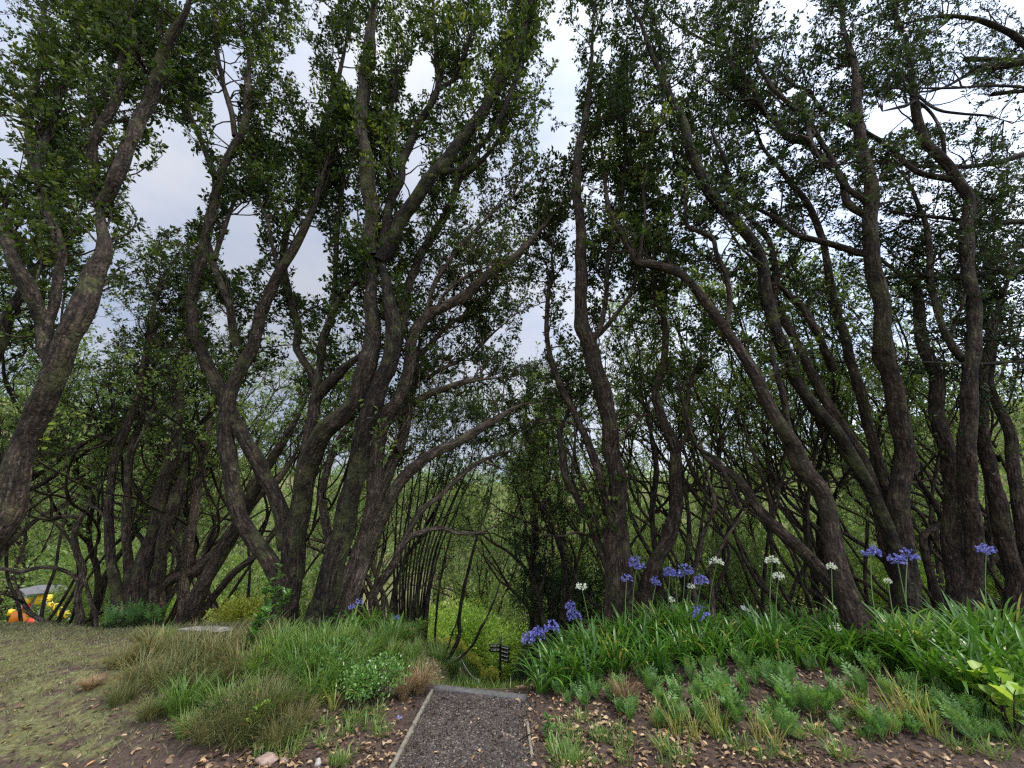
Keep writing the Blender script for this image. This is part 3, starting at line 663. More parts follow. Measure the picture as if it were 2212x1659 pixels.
T_('tall sinuous trunk leaning left up to the top of the view, right of the clearing', 'bark_dark', 'leaf_dark', [
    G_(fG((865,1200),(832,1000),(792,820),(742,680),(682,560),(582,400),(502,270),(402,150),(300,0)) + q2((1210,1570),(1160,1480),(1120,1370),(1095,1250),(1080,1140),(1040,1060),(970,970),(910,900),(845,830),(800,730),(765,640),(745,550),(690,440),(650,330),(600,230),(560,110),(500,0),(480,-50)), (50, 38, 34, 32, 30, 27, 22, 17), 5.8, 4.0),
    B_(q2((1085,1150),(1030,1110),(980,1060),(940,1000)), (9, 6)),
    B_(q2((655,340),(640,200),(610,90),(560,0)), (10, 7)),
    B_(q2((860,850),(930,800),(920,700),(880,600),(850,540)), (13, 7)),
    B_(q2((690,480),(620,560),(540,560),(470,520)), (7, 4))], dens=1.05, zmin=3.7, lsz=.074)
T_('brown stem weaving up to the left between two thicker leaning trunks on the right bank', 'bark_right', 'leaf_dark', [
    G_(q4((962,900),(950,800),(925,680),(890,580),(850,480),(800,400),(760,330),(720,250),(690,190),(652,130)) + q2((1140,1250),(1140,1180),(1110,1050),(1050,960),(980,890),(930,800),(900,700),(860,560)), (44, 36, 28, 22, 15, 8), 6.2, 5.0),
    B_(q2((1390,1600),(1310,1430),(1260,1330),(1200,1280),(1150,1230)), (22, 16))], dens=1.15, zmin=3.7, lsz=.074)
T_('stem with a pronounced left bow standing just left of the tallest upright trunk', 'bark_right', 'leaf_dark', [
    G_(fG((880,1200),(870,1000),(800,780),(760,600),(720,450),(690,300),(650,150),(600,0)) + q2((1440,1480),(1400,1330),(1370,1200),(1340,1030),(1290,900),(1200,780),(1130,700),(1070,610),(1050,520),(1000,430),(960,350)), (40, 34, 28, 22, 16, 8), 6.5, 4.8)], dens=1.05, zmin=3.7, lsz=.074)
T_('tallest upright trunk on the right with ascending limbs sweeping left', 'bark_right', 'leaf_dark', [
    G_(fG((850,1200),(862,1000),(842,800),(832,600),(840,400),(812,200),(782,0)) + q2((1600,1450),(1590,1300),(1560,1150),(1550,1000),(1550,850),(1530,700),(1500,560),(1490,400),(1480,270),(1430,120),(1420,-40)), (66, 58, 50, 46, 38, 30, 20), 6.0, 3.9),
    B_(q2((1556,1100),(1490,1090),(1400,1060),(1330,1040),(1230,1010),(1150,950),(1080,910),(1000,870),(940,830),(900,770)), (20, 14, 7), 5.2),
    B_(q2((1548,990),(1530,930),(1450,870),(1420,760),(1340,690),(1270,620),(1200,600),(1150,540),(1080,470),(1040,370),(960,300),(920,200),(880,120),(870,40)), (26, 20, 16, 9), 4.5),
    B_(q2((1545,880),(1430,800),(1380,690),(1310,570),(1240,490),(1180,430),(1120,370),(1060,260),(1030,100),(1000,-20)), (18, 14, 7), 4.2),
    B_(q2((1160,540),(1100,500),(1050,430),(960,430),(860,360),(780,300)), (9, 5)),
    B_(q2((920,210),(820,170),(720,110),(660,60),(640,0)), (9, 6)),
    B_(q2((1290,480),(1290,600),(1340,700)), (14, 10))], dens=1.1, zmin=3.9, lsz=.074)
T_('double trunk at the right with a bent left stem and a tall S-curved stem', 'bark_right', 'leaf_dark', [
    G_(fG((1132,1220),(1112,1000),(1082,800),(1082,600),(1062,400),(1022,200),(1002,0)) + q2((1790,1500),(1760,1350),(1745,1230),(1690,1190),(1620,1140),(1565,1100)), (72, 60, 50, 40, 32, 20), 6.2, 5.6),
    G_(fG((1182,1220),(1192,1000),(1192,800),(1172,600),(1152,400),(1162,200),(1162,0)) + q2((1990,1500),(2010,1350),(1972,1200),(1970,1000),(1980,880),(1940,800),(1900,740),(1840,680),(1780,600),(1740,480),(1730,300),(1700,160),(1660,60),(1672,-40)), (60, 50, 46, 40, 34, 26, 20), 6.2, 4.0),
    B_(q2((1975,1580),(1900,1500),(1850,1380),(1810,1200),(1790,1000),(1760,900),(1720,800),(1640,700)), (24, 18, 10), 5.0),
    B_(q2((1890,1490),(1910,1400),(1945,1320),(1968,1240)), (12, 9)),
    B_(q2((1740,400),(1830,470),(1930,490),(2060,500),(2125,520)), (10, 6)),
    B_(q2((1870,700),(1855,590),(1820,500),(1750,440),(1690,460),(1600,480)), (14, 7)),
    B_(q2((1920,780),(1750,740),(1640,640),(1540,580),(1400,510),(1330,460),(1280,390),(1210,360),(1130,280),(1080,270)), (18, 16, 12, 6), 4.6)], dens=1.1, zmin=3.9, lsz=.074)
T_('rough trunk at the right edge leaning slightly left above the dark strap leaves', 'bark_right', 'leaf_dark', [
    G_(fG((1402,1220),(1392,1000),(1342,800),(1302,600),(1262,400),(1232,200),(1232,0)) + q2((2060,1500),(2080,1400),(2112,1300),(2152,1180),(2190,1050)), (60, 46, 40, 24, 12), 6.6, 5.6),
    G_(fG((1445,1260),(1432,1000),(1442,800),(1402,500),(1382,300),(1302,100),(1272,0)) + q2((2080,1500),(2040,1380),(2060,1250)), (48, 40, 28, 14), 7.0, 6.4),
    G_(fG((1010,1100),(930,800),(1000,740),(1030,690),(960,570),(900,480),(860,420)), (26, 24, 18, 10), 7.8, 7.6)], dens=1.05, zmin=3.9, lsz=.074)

leaf_total = 0
def build_tree(label, bark, leaf, limbs, cat, name, kw, idx):
    done = []
    geo = []
    for k, (pts, ws, Y0, Y1, gr) in enumerate(limbs):
        p = np.array(pts, float)
        if Y0 is None:
            best = None
            for (pp, YY, X3) in done:
                dd = np.hypot(pp[:, 0] - p[0, 0], pp[:, 1] - p[0, 1]); i = dd.argmin()
                if best is None or dd[i] < best[0]: best = (dd[i], YY[i])
            Y0 = best[1]
        if Y1 is None: Y1 = Y0 * .95 + rng.uniform(-.45, .35)
        d = np.concatenate([[0], np.cumsum(np.hypot(*np.diff(p, axis=0).T))]); d /= d[-1]
        Y = Y0 + (Y1 - Y0) * d
        Y = Y + .12 * np.sin(d * 7 + k * 2.1) * np.minimum(1, d * 4)
        X = at(p[:, 0], p[:, 1], Y)
        wpx = np.interp(d, np.linspace(0, 1, len(ws)), ws)
        f = proj(X)[2]
        tg = unit(np.gradient(p, axis=0)); cc = (tg[:, 1] * (p[:, 0] - 1106) - tg[:, 0] * (829.5 - p[:, 1]) * -1) / FPX
        rad = wpx / 2 / FPX * f / np.sqrt(1 + cc * cc) * .88 * (1 - .6 * ss(.78, 1.0, d))
        if gr:
            g0 = gz(X[0, 0], X[0, 1])
            if X[0, 2] < g0 + .02:
                X[0, 2] = g0 + .02
            dirn = X[1] - X[0]; dirn = dirn / max(abs(dirn[2]), .3)
            foot = X[0] - dirn * min(.5, max(0, X[0, 2] - g0)) * .5; foot[2] = gz(foot[0], foot[1]) - .12
            X = np.vstack([foot, X]); rad = np.concatenate([[rad[0] * 1.65], rad]); rad[1] *= 1.12
        big = rad.max() > .03
        C = catmull(np.column_stack([X, rad]), .07 if big else .1)
        Q, rr = C[:, :3], np.maximum(C[:, 3], .004)
        s = np.arange(len(Q)) * .07
        wob = np.stack([fbm(np.column_stack([s, s * 0 + k]), 1.6, 11 + k + idx * 17), fbm(np.column_stack([s, s * 0 + k]), 1.6, 51 + k + idx * 17), 0 * s], -1)
        Q = Q + wob * (rr[:, None] * .35) * np.minimum(1, s / .5)[:, None]
        done.append((p, Y, X)); geo.append((Q, rr, gr))
    base = geo[0][0][0].copy(); base[2] = gz(base[0], base[1])
    root = empty(name, tuple(base), label, cat)
    for k, (Q, rr, gr) in enumerate(geo):
        mb = MB(); V, F, bk = limb_tube(Q, rr, 16 if rr.max() > .08 else (10 if rr.max() > .03 else 7), seed=idx * 13 + k)
        mb.add(V, F, .5, bk)
        # round off the end
        e = len(Q) * 0
        mb.build('trunk' if gr else 'limb', M[bark], root, off=base)
    if kw.get('dens', 1) > 0:
        bm, lm = foliage([(Q, rr) for Q, rr, _ in geo], **kw)
        if len(bm.v): bm.build('branchwork', M[bark], root, off=base)
        if len(lm.v): lm.build('crown', M[leaf], root, smooth=False, off=base)
        return lm.n // 4
    return 0
for i, t in enumerate(TREES): leaf_total += build_tree(*t, i)
print("traced leaves", leaf_total)

# big dark conifer beyond the right edge, its level boughs reach into the view
def right_conifer():
    label = 'dark conifer with level boughs reaching in from beyond the right edge'
    bx, by = 11.5, 5.6
    base = np.array([bx, by, gz(bx, by)]); root = empty('conifer_tree', tuple(base), label, 'tree')
    Q = catmull(np.array([[bx, by, base[2] - .2], [bx + .05, by, 3], [bx - .1, by + .1, 6], [bx, by, 8], [bx + .1, by, 9.5]]), .12)
    rr = np.linspace(.34, .08, len(Q))
    mb = MB(); V, F, bk = limb_tube(Q, rr, 16, seed=91); mb.add(V, F, .5, bk); mb.build('trunk', M['bark_dark'], root, off=base)
    bs = [(q2((2260,960),(2100,962),(2000,958),(1850,940),(1750,930)), (24, 8)), (q2((2260,1165),(2100,1170),(1980,1192),(1840,1202),(1780,1190)), (32, 14)),
          (q2((2260,650),(2100,700),(1950,720),(1800,720),(1600,700),(1500,690)), (24, 7)), (q2((2260,1565),(2050,1572),(1900,1570),(1700,1560)), (13, 6)),
          (q2((2260,1475),(2120,1470),(2030,1465)), (13, 8)), (q2((2260,265),(2100,280),(2000,310),(1860,380),(1750,400)), (16, 6)),
          (q2((2260,250),(2180,160),(2080,110),(1990,80),(1850,70),(1700,100)), (26, 8)), (q2((2260,385),(2080,370),(1900,380),(1540,380)), (13, 5)),
          (q2((2260,1060),(2150,1090),(2050,1100),(1850,1060)), (10, 5)), (q2((2260,800),(2140,830),(2050,870),(2000,940)), (11, 7))]
    limbs = []
    for k, (p, ws) in enumerate(bs):
        p = np.array(p); d = np.linspace(0, 1, len(p)); X = at(p[:, 0], p[:, 1], 5.4 - .35 * d + .15 * (k % 3))
        s = np.array([bx, by, X[0, 2] - .1]); X = np.vstack([s, X]); f = proj(X)[2]
        rad = np.interp(np.linspace(0, 1, len(X)), [0, 1], ws) / 2 / FPX * f * .6
        C = catmull(np.column_stack([X, rad]), .08); Q, r_ = C[:, :3], np.maximum(C[:, 3], .004)
        mb = MB(); V, F, bk = limb_tube(Q, r_, 9, seed=120 + k); mb.add(V, F, .5, bk); mb.build('bough', M['bark_dark'], root, off=base)
        limbs.append((Q, r_))
    bm, lm = foliage(limbs, dens=1.2, zmin=1.6, leaf=.06, L0=(.5, 1.3), per=14)
    bm.build('branchwork', M['bark_dark'], root, off=base); lm.build('crown', M['leaf_dark'], root, smooth=False, off=base)
right_conifer()

# ------------------------------------------------------------------ grown trees standing behind the traced ones
def proto_tree(name, seed, H, stems, lean, bark, leaf, leafsz=.08, dens=.55, zmin=2.8, per=11, spread=.35, L0=(.6, 1.6), rad=.11, keepl=1.0, wan=.15):
    global rng
    keep = rng; rng = np.random.default_rng(seed)
    root = empty(name, (0, 0, 0))
    limbs = []
    for k in range(stems):
        az = k * 6.28 / stems + rng.uniform(-.5, .5); d0 = np.array([math.cos(az) * spread + lean[0], math.sin(az) * spread + lean[1], 1.0])
        P = grow(np.array([[.12 * math.cos(az), .12 * math.sin(az), -.3]]), d0[None], np.array([H * rng.uniform(.8, 1.05)]), 12, wan, .05)[0]
        r0 = rad * rng.uniform(.7, 1.1)
        limbs.append((P, np.linspace(r0, .02, len(P)), True))
        for j in range(3):
            i = rng.integers(4, 10); t = unit(P[i] - P[i - 1])
            B = grow(P[i][None], (t + .75 * perp(t[None])[0] + np.array([0, 0, .25]))[None], np.array([H * rng.uniform(.25, .5)]), 8, .16, .08)[0]
            limbs.append((B, np.linspace(r0 * (1 - i / 13) * .7 + .01, .012, len(B)), False))
    G = []
    for k, (P, r_, gr) in enumerate(limbs):
        C = catmull(np.column_stack([P, r_]), .16); G.append((C[:, :3], np.maximum(C[:, 3], .008)))
        mb = MB(); V, F, bk = limb_tube(*G[-1], 9 if gr else 6, seed=seed * 7 + k); mb.add(V, F, .5, bk)
        mb.build('trunk' if gr else 'limb', M[bark], root)
    bm, lm = foliage(G, dens=dens, zmin=zmin, leaf=leafsz * 1.15, per=per, gaps=False, tw2=3.6, leafkeep=keepl, L0=L0, twl=(.2, .5))
    bm.build('branchwork', M[bark], root); lm.build('crown', M[leaf], root, smooth=False)
    rng = keep
    return root
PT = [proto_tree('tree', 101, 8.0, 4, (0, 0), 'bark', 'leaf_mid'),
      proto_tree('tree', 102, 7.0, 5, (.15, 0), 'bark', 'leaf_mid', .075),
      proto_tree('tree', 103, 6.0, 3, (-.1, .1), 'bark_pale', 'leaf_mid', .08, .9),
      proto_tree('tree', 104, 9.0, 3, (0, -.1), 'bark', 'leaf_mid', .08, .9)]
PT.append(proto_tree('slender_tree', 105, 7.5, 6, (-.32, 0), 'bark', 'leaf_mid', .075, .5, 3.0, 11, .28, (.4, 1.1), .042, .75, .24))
used = [False] * 5
def put_tree(k, u, Y, s, rz, label, group=None):
    x = (u - 1106) / FPX * Y * 1.0 / (cP - sP * -.6)
    x = float(at(u, 1290, Y)[0])
    o = PT[k] if not used[k] else copy_tree(PT[k]); used[k] = True
    o.location = (x, Y, gz(x, Y) - .05); o.rotation_euler = (0, 0, rz); o.scale = (s, s, s)
    tag(o, label, 'tree', group); return o
sorts = ['open four stemmed tree', 'spreading many stemmed tree', 'pale stemmed small tree', 'tall slim tree']
wood = [(0, 130, 27, 1.3, 'far behind the play tower'), (1, 330, 11.5, 1.0, 'in the gap right of the grey trunk cluster'), (3, 10, 24, 1.3, 'far behind the knotholed trunk'),
        (2, 470, 13.5, 1.1, 'above the yellow shrub'), 
        (1, 830, 13, .9, 'behind the coppiced clump'), (0, 1230, 14, .85, 'behind the dark conifers right of the signpost'),
        (1, 1190, 10.0, .78, 'over the path dip left of the fluted trunk'), 
        (2, 1580, 12.5, 1.0, 'behind the thin grey trunk'), 
        (3, 1800, 10.5, .9, 'behind the tall sinuous trunk'), (0, 2030, 11.5, .9, 'between the tallest and the double trunk'),
        (2, 2130, 13, 1.0, 'behind the double trunk'), (1, 2250, 11, 1.0, 'at the right edge behind the rough trunk'), 
        
        (1, 1960, 18, 1.1, 'far back between the right trunks'), (2, 2150, 19, 1.1, 'far back at the right edge'), (0, -120, 9.0, 1.05, 'beyond the left edge of the view'), (1, -60, 14, 1.2, 'far behind the left edge trunk'),
        (3, 260, 12.8, .95, 'behind the contorted pale tree'), (1, 1060, 23, 1.0, 'at the bottom of the clearing'), (3, 1330, 19, 1.1, 'far behind the stout fluted trunk'), (0, 800, 21, 1.0, 'beyond the coppiced clump, farthest back')]
for i, (k, u, Y, s, where) in enumerate(wood):
    put_tree(k, u, Y, s, (i * 2.39) % 6.28, sorts[k] + ' ' + where, 'trees filling the wood behind')

for u, Y, s, rz, where in [(1490, 8.4, 1.0, .1, 'behind the blue flower row'), (1640, 8.8, 1.05, -.2, 'left of the leaning trunk that crosses low'), (1745, 8.2, 1.0, .3, 'between the leaning trunk and the tall sinuous trunk'), (1870, 9.0, 1.1, 0, 'left of the tallest upright trunk'), (2010, 8.6, 1.0, -.3, 'right of the tallest upright trunk'),
                           (2170, 8.8, 1.0, .2, 'by the rough trunk at the right edge'), (560, 9.6, 1.0, 3.3, 'right of the paired leaning trunks'), (370, 9.4, .95, 2.9, 'behind the grey trunk cluster'), (120, 10.0, 1.0, 3.2, 'behind the contorted pale tree'), (1400, 9.4, 1.0, -.1, 'behind the forked curving trunk')]:
    put_tree(4, u, Y, s, rz, 'thin stemmed tree leaning in a fan ' + where, 'slender fanning trees')
rs = np.random.default_rng(77)
for i in range(46):
    k = int(rs.integers(0, 4)); Y = rs.uniform(28, 75); o = copy_tree(PT[k]); x = (i / 45 * 2 - 1) * Y * 1.35 + rs.normal(0, 2); s = rs.uniform(1.15, 1.7)
    o.location = (x, Y, gz(x, Y) - .1); o.rotation_euler = (0, 0, rs.uniform(0, 6.28)); o.scale = (s, s, s)
    tag(o, 'green tree on the far wooded slope beyond the clearing', 'tree', 'trees on the far slope')
# ------------------------------------------------------------------ shrubs
def blob(n, c, r, leaf, shell=.55):
    """leaf clumps through an uneven ellipsoid crown"""
    d = rvec(n); q = (shell + (1 - shell) * rng.random(n)) ; q = q * (1 + .22 * fbm(d * 3.1, 1.0, int(c[0] * 100) % 97))
    P = np.asarray(c) + d * q[:, None] * np.asarray(r)
    return P, unit(d + .8 * rvec(n) + np.array([0, 0, .3]))
def proto_shrub(name, seed, r, n, leafsz, mat, bark='bark_dark', lumps=7, wl=.5):
    global rng
    keep = rng; rng = np.random.default_rng(seed); root = empty(name, (0, 0, 0))
    lm = MB()
    for k in range(lumps):
        a = rng.uniform(0, 6.28); q = rng.uniform(.1, .62)
        c = np.array([math.cos(a) * q * r[0], math.sin(a) * q * r[1], r[2] * rng.uniform(.35, 1.25)])
        P, D = blob(n // lumps, c, np.array(r) * rng.uniform(.38, .6), leafsz)
        kp = P[:, 2] > .03; P, D = P[kp], D[kp]; sz = leafsz * rng.uniform(.6, 1.25, len(P))
        tb = np.clip(rng.normal(.5, .12), 0, 1)
        add_kites(lm, P, D, rvec(len(P)) + np.array([0, 0, .6]), sz, sz * wl, np.clip(tb + rng.normal(0, .2, len(P)), 0, 1))
    az = rng.uniform(0, 6.28, 9); B = grow(np.zeros((9, 3)) + np.array([0, 0, -.05]), np.stack([np.cos(az) * .5, np.sin(az) * .5, np.ones(9)], -1), np.full(9, r[2] * 1.4), 6, .2, .05)
    bm = MB(); bm.add(*tubes(B, np.full(9, .02), np.full(9, .006), 5)); bm.build('stem', M[bark], root)
    lm.build('foliage', M[mat], root, smooth=False)
    rng = keep; return root
SH = {'bright': proto_shrub('shrub', 201, (1.5, 1.5, 1.1), 7000, .10, 'leaf_bright'), 'mid': proto_shrub('shrub', 202, (1.6, 1.6, 1.5), 7000, .09, 'leaf_mid'),
      'dark': proto_shrub('conifer_shrub', 203, (.75, .75, 1.2), 9000, .05, 'needle', wl=.4), 'yellow': proto_shrub('shrub', 204, (1.1, 1.1, .8), 5000, .09, 'leaf_yellow')}
shused = {}
def put_shrub(k, u, Y, s, rz, label, group=None, zoff=0, sz=1):
    x = float(at(u, 1330, Y)[0]); o = SH[k] if k not in shused else copy_tree(SH[k]); shused[k] = 1
    o.location = (x, Y, gz(x, Y) - .05 + zoff); o.rotation_euler = (0, 0, rz); o.scale = (s, s, s * sz); tag(o, label, 'shrub', group); return o
sh = [('bright', 985, 17.5, 1.15, 'bright lime shrub behind the yellow topped hedge, left of the signpost'), ('bright', 1040, 18.5, 1.3, 'bright lime shrub directly behind the signpost boards'), ('bright', 950, 20, 1.5, 'large lime shrub seen between the coppiced stems'),
      ('bright', 1100, 20.5, 1.35, 'lime shrub right of the signpost'), ('mid', 1000, 23, 1.6, 'green shrub above the lime bushes in the clearing'), ('mid', 1080, 25, 2.0, 'tall green bush at the back of the clearing'), ('bright', 905, 16.5, .9, 'lime shrub low behind the coppiced clump'),
      ('yellow', 535, 7.9, .6, 'golden shrub glowing behind the small glossy sapling'), ('yellow', 850, 13.5, .7, 'pale yellow shrub behind the coppiced stems'), ('bright', 430, 15, 1.2, 'lime shrub behind the paired leaning trunks'), ('mid', 250, 15, 1.5, 'green shrub behind the grey trunk cluster'),
      ('dark', 1215, 11.0, 1.2, 'tall dark conifer left of the stout fluted trunk'), ('dark', 1160, 10.6, .62, 'small rounded dark conifer beside the signpost'), ('dark', 1265, 12.0, 1.35, 'dark conifer close behind the stout fluted trunk'), ('dark', 1120, 12.5, .5, 'smallest dark conifer, right against the signpost boards'),
      ('mid', 1330, 12, 1.3, 'green bush behind the fluted trunk'), ('mid', 1450, 12.5, 1.3, 'green bush behind the slender stems'), ('mid', 1590, 10.2, 1.0, 'green bush behind the white capped garden light'), ('mid', 1680, 14, 1.6, 'green bush far behind the leaning trunk'),
      ('bright', 1990, 13, 1.2, 'lime shrub glimpsed between the right trunks'), ('bright', 2110, 14, 1.4, 'lime shrub glimpsed at the double trunk'), ('mid', 1840, 13, 1.4, 'green bush behind the tall sinuous trunk'), ('mid', 2200, 13, 1.4, 'green bush at the right edge'),
      ('mid', 60, 27, 2.4, 'large bush behind the play equipment'), ('mid', 150, 24, 2.4, 'tall bush far behind the play equipment'), ('bright', 350, 19, 1.5, 'lime bush in the gap of the grey trunk cluster'), ('mid', 660, 14.5, 1.3, 'green bush behind the blackish leaning trunk'), ('bright', 740, 17, 1.3, 'lime bush far behind the blackish leaning trunk'),
      ('mid', 1250, 17, 1.7, 'green bush beyond the dark conifers'), ('bright', 1140, 20.5, 1.2, 'lime shrub just right of the signpost, below the dark evergreens'), ('mid', 1180, 16, 1.3, 'green bush low beyond the signpost'), ('mid', 500, 20, 1.8, 'big bush far down the left slope')]
for i, (k, u, Y, s, lab) in enumerate(sh): put_shrub(k, u, Y, s, i * 1.7, lab, 'shrubs beyond the crest')

def dark_evergreen(u, Y, ztop, wd, label):
    x = float(at(u, 1250, Y)[0]); b = np.array([x, Y, gz(x, Y)]); root = empty('evergreen_tree', tuple(b), label, 'tree'); H = ztop - b[2]
    Q = catmull(np.array([[0, 0, -.2], [.1, 0, H * .4], [-.1, .1, H * .8], [0, 0, H * .97]]), .15) + b; mb = MB(); V, F, bk = limb_tube(Q, np.linspace(.16, .03, len(Q)), 10, seed=171); mb.add(V, F, .5, bk); mb.build('trunk', M['bark_dark'], root, off=b)
    lm, bm = MB(), MB()
    for k in range(30):
        t = rng.uniform(.22, 1); a = rng.uniform(0, 6.28); q = wd * rng.uniform(.25, 1) * (1 - .55 * max(0, t - .55)); c = b + np.array([math.cos(a) * q, math.sin(a) * q, H * t]); r_ = rng.uniform(.28, .55)
        P, D = blob(560, c, (r_ * 1.1, r_ * 1.1, r_ * .75), .06, .35); sz = rng.uniform(.04, .08, len(P)); add_kites(lm, P, D, rvec(len(P)), sz, sz * .5, np.clip(rng.normal(rng.uniform(.25, .6), .2, len(P)), 0, 1))
        s0 = b + np.array([0, 0, max(.3, H * t - .5)]); bm.add(*tubes(np.array([[s0, (s0 + c) / 2 + [0, 0, -.08], c]]), np.array([.03]), np.array([.008]), 5))
    bm.build('branchwork', M['bark_dark'], root, off=b); lm.build('crown', M['leaf_dark'], root, smooth=False, off=b)
dark_evergreen(1150, 10.5, 6.3, .8, 'tall narrow dark evergreen just left of the stout fluted trunk')
dark_evergreen(1215, 12.5, 6.0, 1.0, 'broader dark evergreen half hidden behind the stout fluted trunk')

# hedge with a yellow top, sloping away beyond the step
def hedge():
    a, b = at(960, 1462, 14.5), at(1052, 1480, 13.6)
    base = np.array([a[0], a[1], gz(a[0], a[1])]); root = empty('hedge', tuple(base), 'low clipped hedge with yellow new growth on top beyond the timber step', 'hedge')
    for part, mat, n, z0, z1, dep in (('hedge_body', 'leaf_mid', 5000, -.2, .48, .32), ('new_growth', 'leaf_yellow', 3500, .42, .66, .36)):
        t = rng.uniform(-.35, 1.25, n); P = a[None, :2] + t[:, None] * (b - a)[None, :2]
        P = np.column_stack([P, np.zeros(n)]); P[:, 1] += rng.uniform(-dep, dep, n); P[:, 2] = ground(P[:, 0], P[:, 1]) + rng.uniform(z0, z1, n) + .05 * np.sin(t * 19)
        lm = MB(); sz = rng.uniform(.04, .075, n); add_kites(lm, P, rvec(n) + np.array([0, 0, .5]), rvec(n), sz, sz * .6, np.clip(rng.normal(.5, .25, n), 0, 1)); lm.build(part, M[mat], root, smooth=False, off=base)
hedge()

# far hillside wood: one mass nobody could count
n = 60000
ang = rng.uniform(R(-75), R(75), n); rr = rng.uniform(72, 185, n); X, Y = np.sin(ang) * rr, np.cos(ang) * rr
cell = np.sin(X * .55 + 1.3 * np.sin(Y * .31)) * np.sin(Y * .6 + 1.1 * np.sin(X * .27))
P = np.column_stack([X, Y, ground(X, Y) + rng.uniform(.3, 1, n) * (3 + 3.2 * cell)])
lm = MB(); sz = rng.uniform(.5, 1.1, n); add_kites(lm, P, rvec(n) + np.array([0, 0, .4]), rvec(n), sz, sz * .7, np.clip(.35 + .25 * cell + rng.normal(0, .15, n), 0, 1))
tag(lm.build('hillside_wood', M['leaf_mid'], smooth=False), 'dense wood covering the far hillside', kind='stuff')

# ------------------------------------------------------------------ agapanthus
def aga_leaves(seed, n=30, L=(.42, .68), W=(.022, .036), spread=.11):
    r = np.random.default_rng(seed); az = r.uniform(0, 6.28, n)
    base = np.stack([np.cos(az) * r.uniform(.01, spread, n), np.sin(az) * r.uniform(.01, spread, n), np.full(n, -.02)], -1)
    return straps(base, az + r.normal(0, .35, n), r.uniform(*L, n), r.uniform(*W, n), r.uniform(.05, .6, n), r.uniform(.3, 2.3, n), 8, .09)
AGA = []
for k in range(5):
    mb = MB(); V, F, m = aga_leaves(300 + k, 30 + 3 * k); t = np.clip(np.repeat(rng.normal(.48, .16, len(V) // m), m), 0, .93)
    t = np.where(np.repeat(rng.random(len(V) // m), m) < .06, 1.0, t)
    o = mb.add(V, F, t).build('leaf_fan', M['strap']); AGA.append(o.data); bpy.data.objects.remove(o)
def umbel(mb_f, mb_s, c, R_, nf=46, up=None):
    nf = int(rng.integers(28, 54))
    d = rvec(nf); d[:, 2] = np.abs(d[:, 2]) * 1.0 - rng.uniform(.15, .6); d[:, :2] += rng.normal(0, .15, 2); d = unit(d)
    tip = c + d * R_ * rng.uniform(.62, .85, (nf, 1))
    P = np.stack([np.repeat(c[None], nf, 0), tip], 1); mb_f.add(*tubes(P, np.full(nf, .0016), np.full(nf, .001), 3), .2)
    tb = np.repeat(rng.normal(.5, .22, nf), 5); a = np.tile(np.arange(5) * 1.2566, nf)
    D = np.repeat(d, 5, 0); A = unit(np.cross(D, np.array([.3, .2, .9]))); B = np.cross(D, A)
    rad = np.cos(a)[:, None] * A + np.sin(a)[:, None] * B
    add_kites(mb_f, np.repeat(tip, 5, 0), D * .9 + rad * .55, rad * -1 + .01, R_ * .36, R_ * .15, np.clip(tb, 0, 1), fold=.1)
aga_n = 0
def agapanthus(x, y, label, group, k, rz, s, flowers=()):
    """flowers: list of (colour, u, v) flower head pixels, raised on stalks from this clump"""
    global aga_n
    z = gz(x, y); root = empty('agapanthus', (x, y, z), label, 'plant', group); aga_n += 1
    o = bpy.data.objects.new('leaf_fan', AGA[k % 5]); o.rotation_euler = (0, 0, rz); o.scale = (s, s, s * (.9 + .05 * (k % 4))); link(o, root)
    for (col, u, v, rad) in flowers:
        c = at(u, v, y + rng.uniform(-.12, .12)); b = np.array([x + rng.uniform(-.06, .06), y, z])
        m = (b + c) / 2 + np.array([0, 0, .12]) * (c[2] - b[2]) * .3; m[0] = b[0] + (c[0] - b[0]) * .35
        C = catmull(np.array([b, m, c]), .06)[None]
        sm, fm = MB(), MB(); sm.add(*tubes(C, np.array([.006]), np.array([.0042]), 6), .3)
        umbel(fm, sm, c, rad * (.82 if col == 'white' else .95))
        st_ = sm.build('flower_stalk', M['stalk'], root, off=(x, y, z)); h = fm.build('flower_head', M[col], st_, smooth=False, off=(x, y, z))
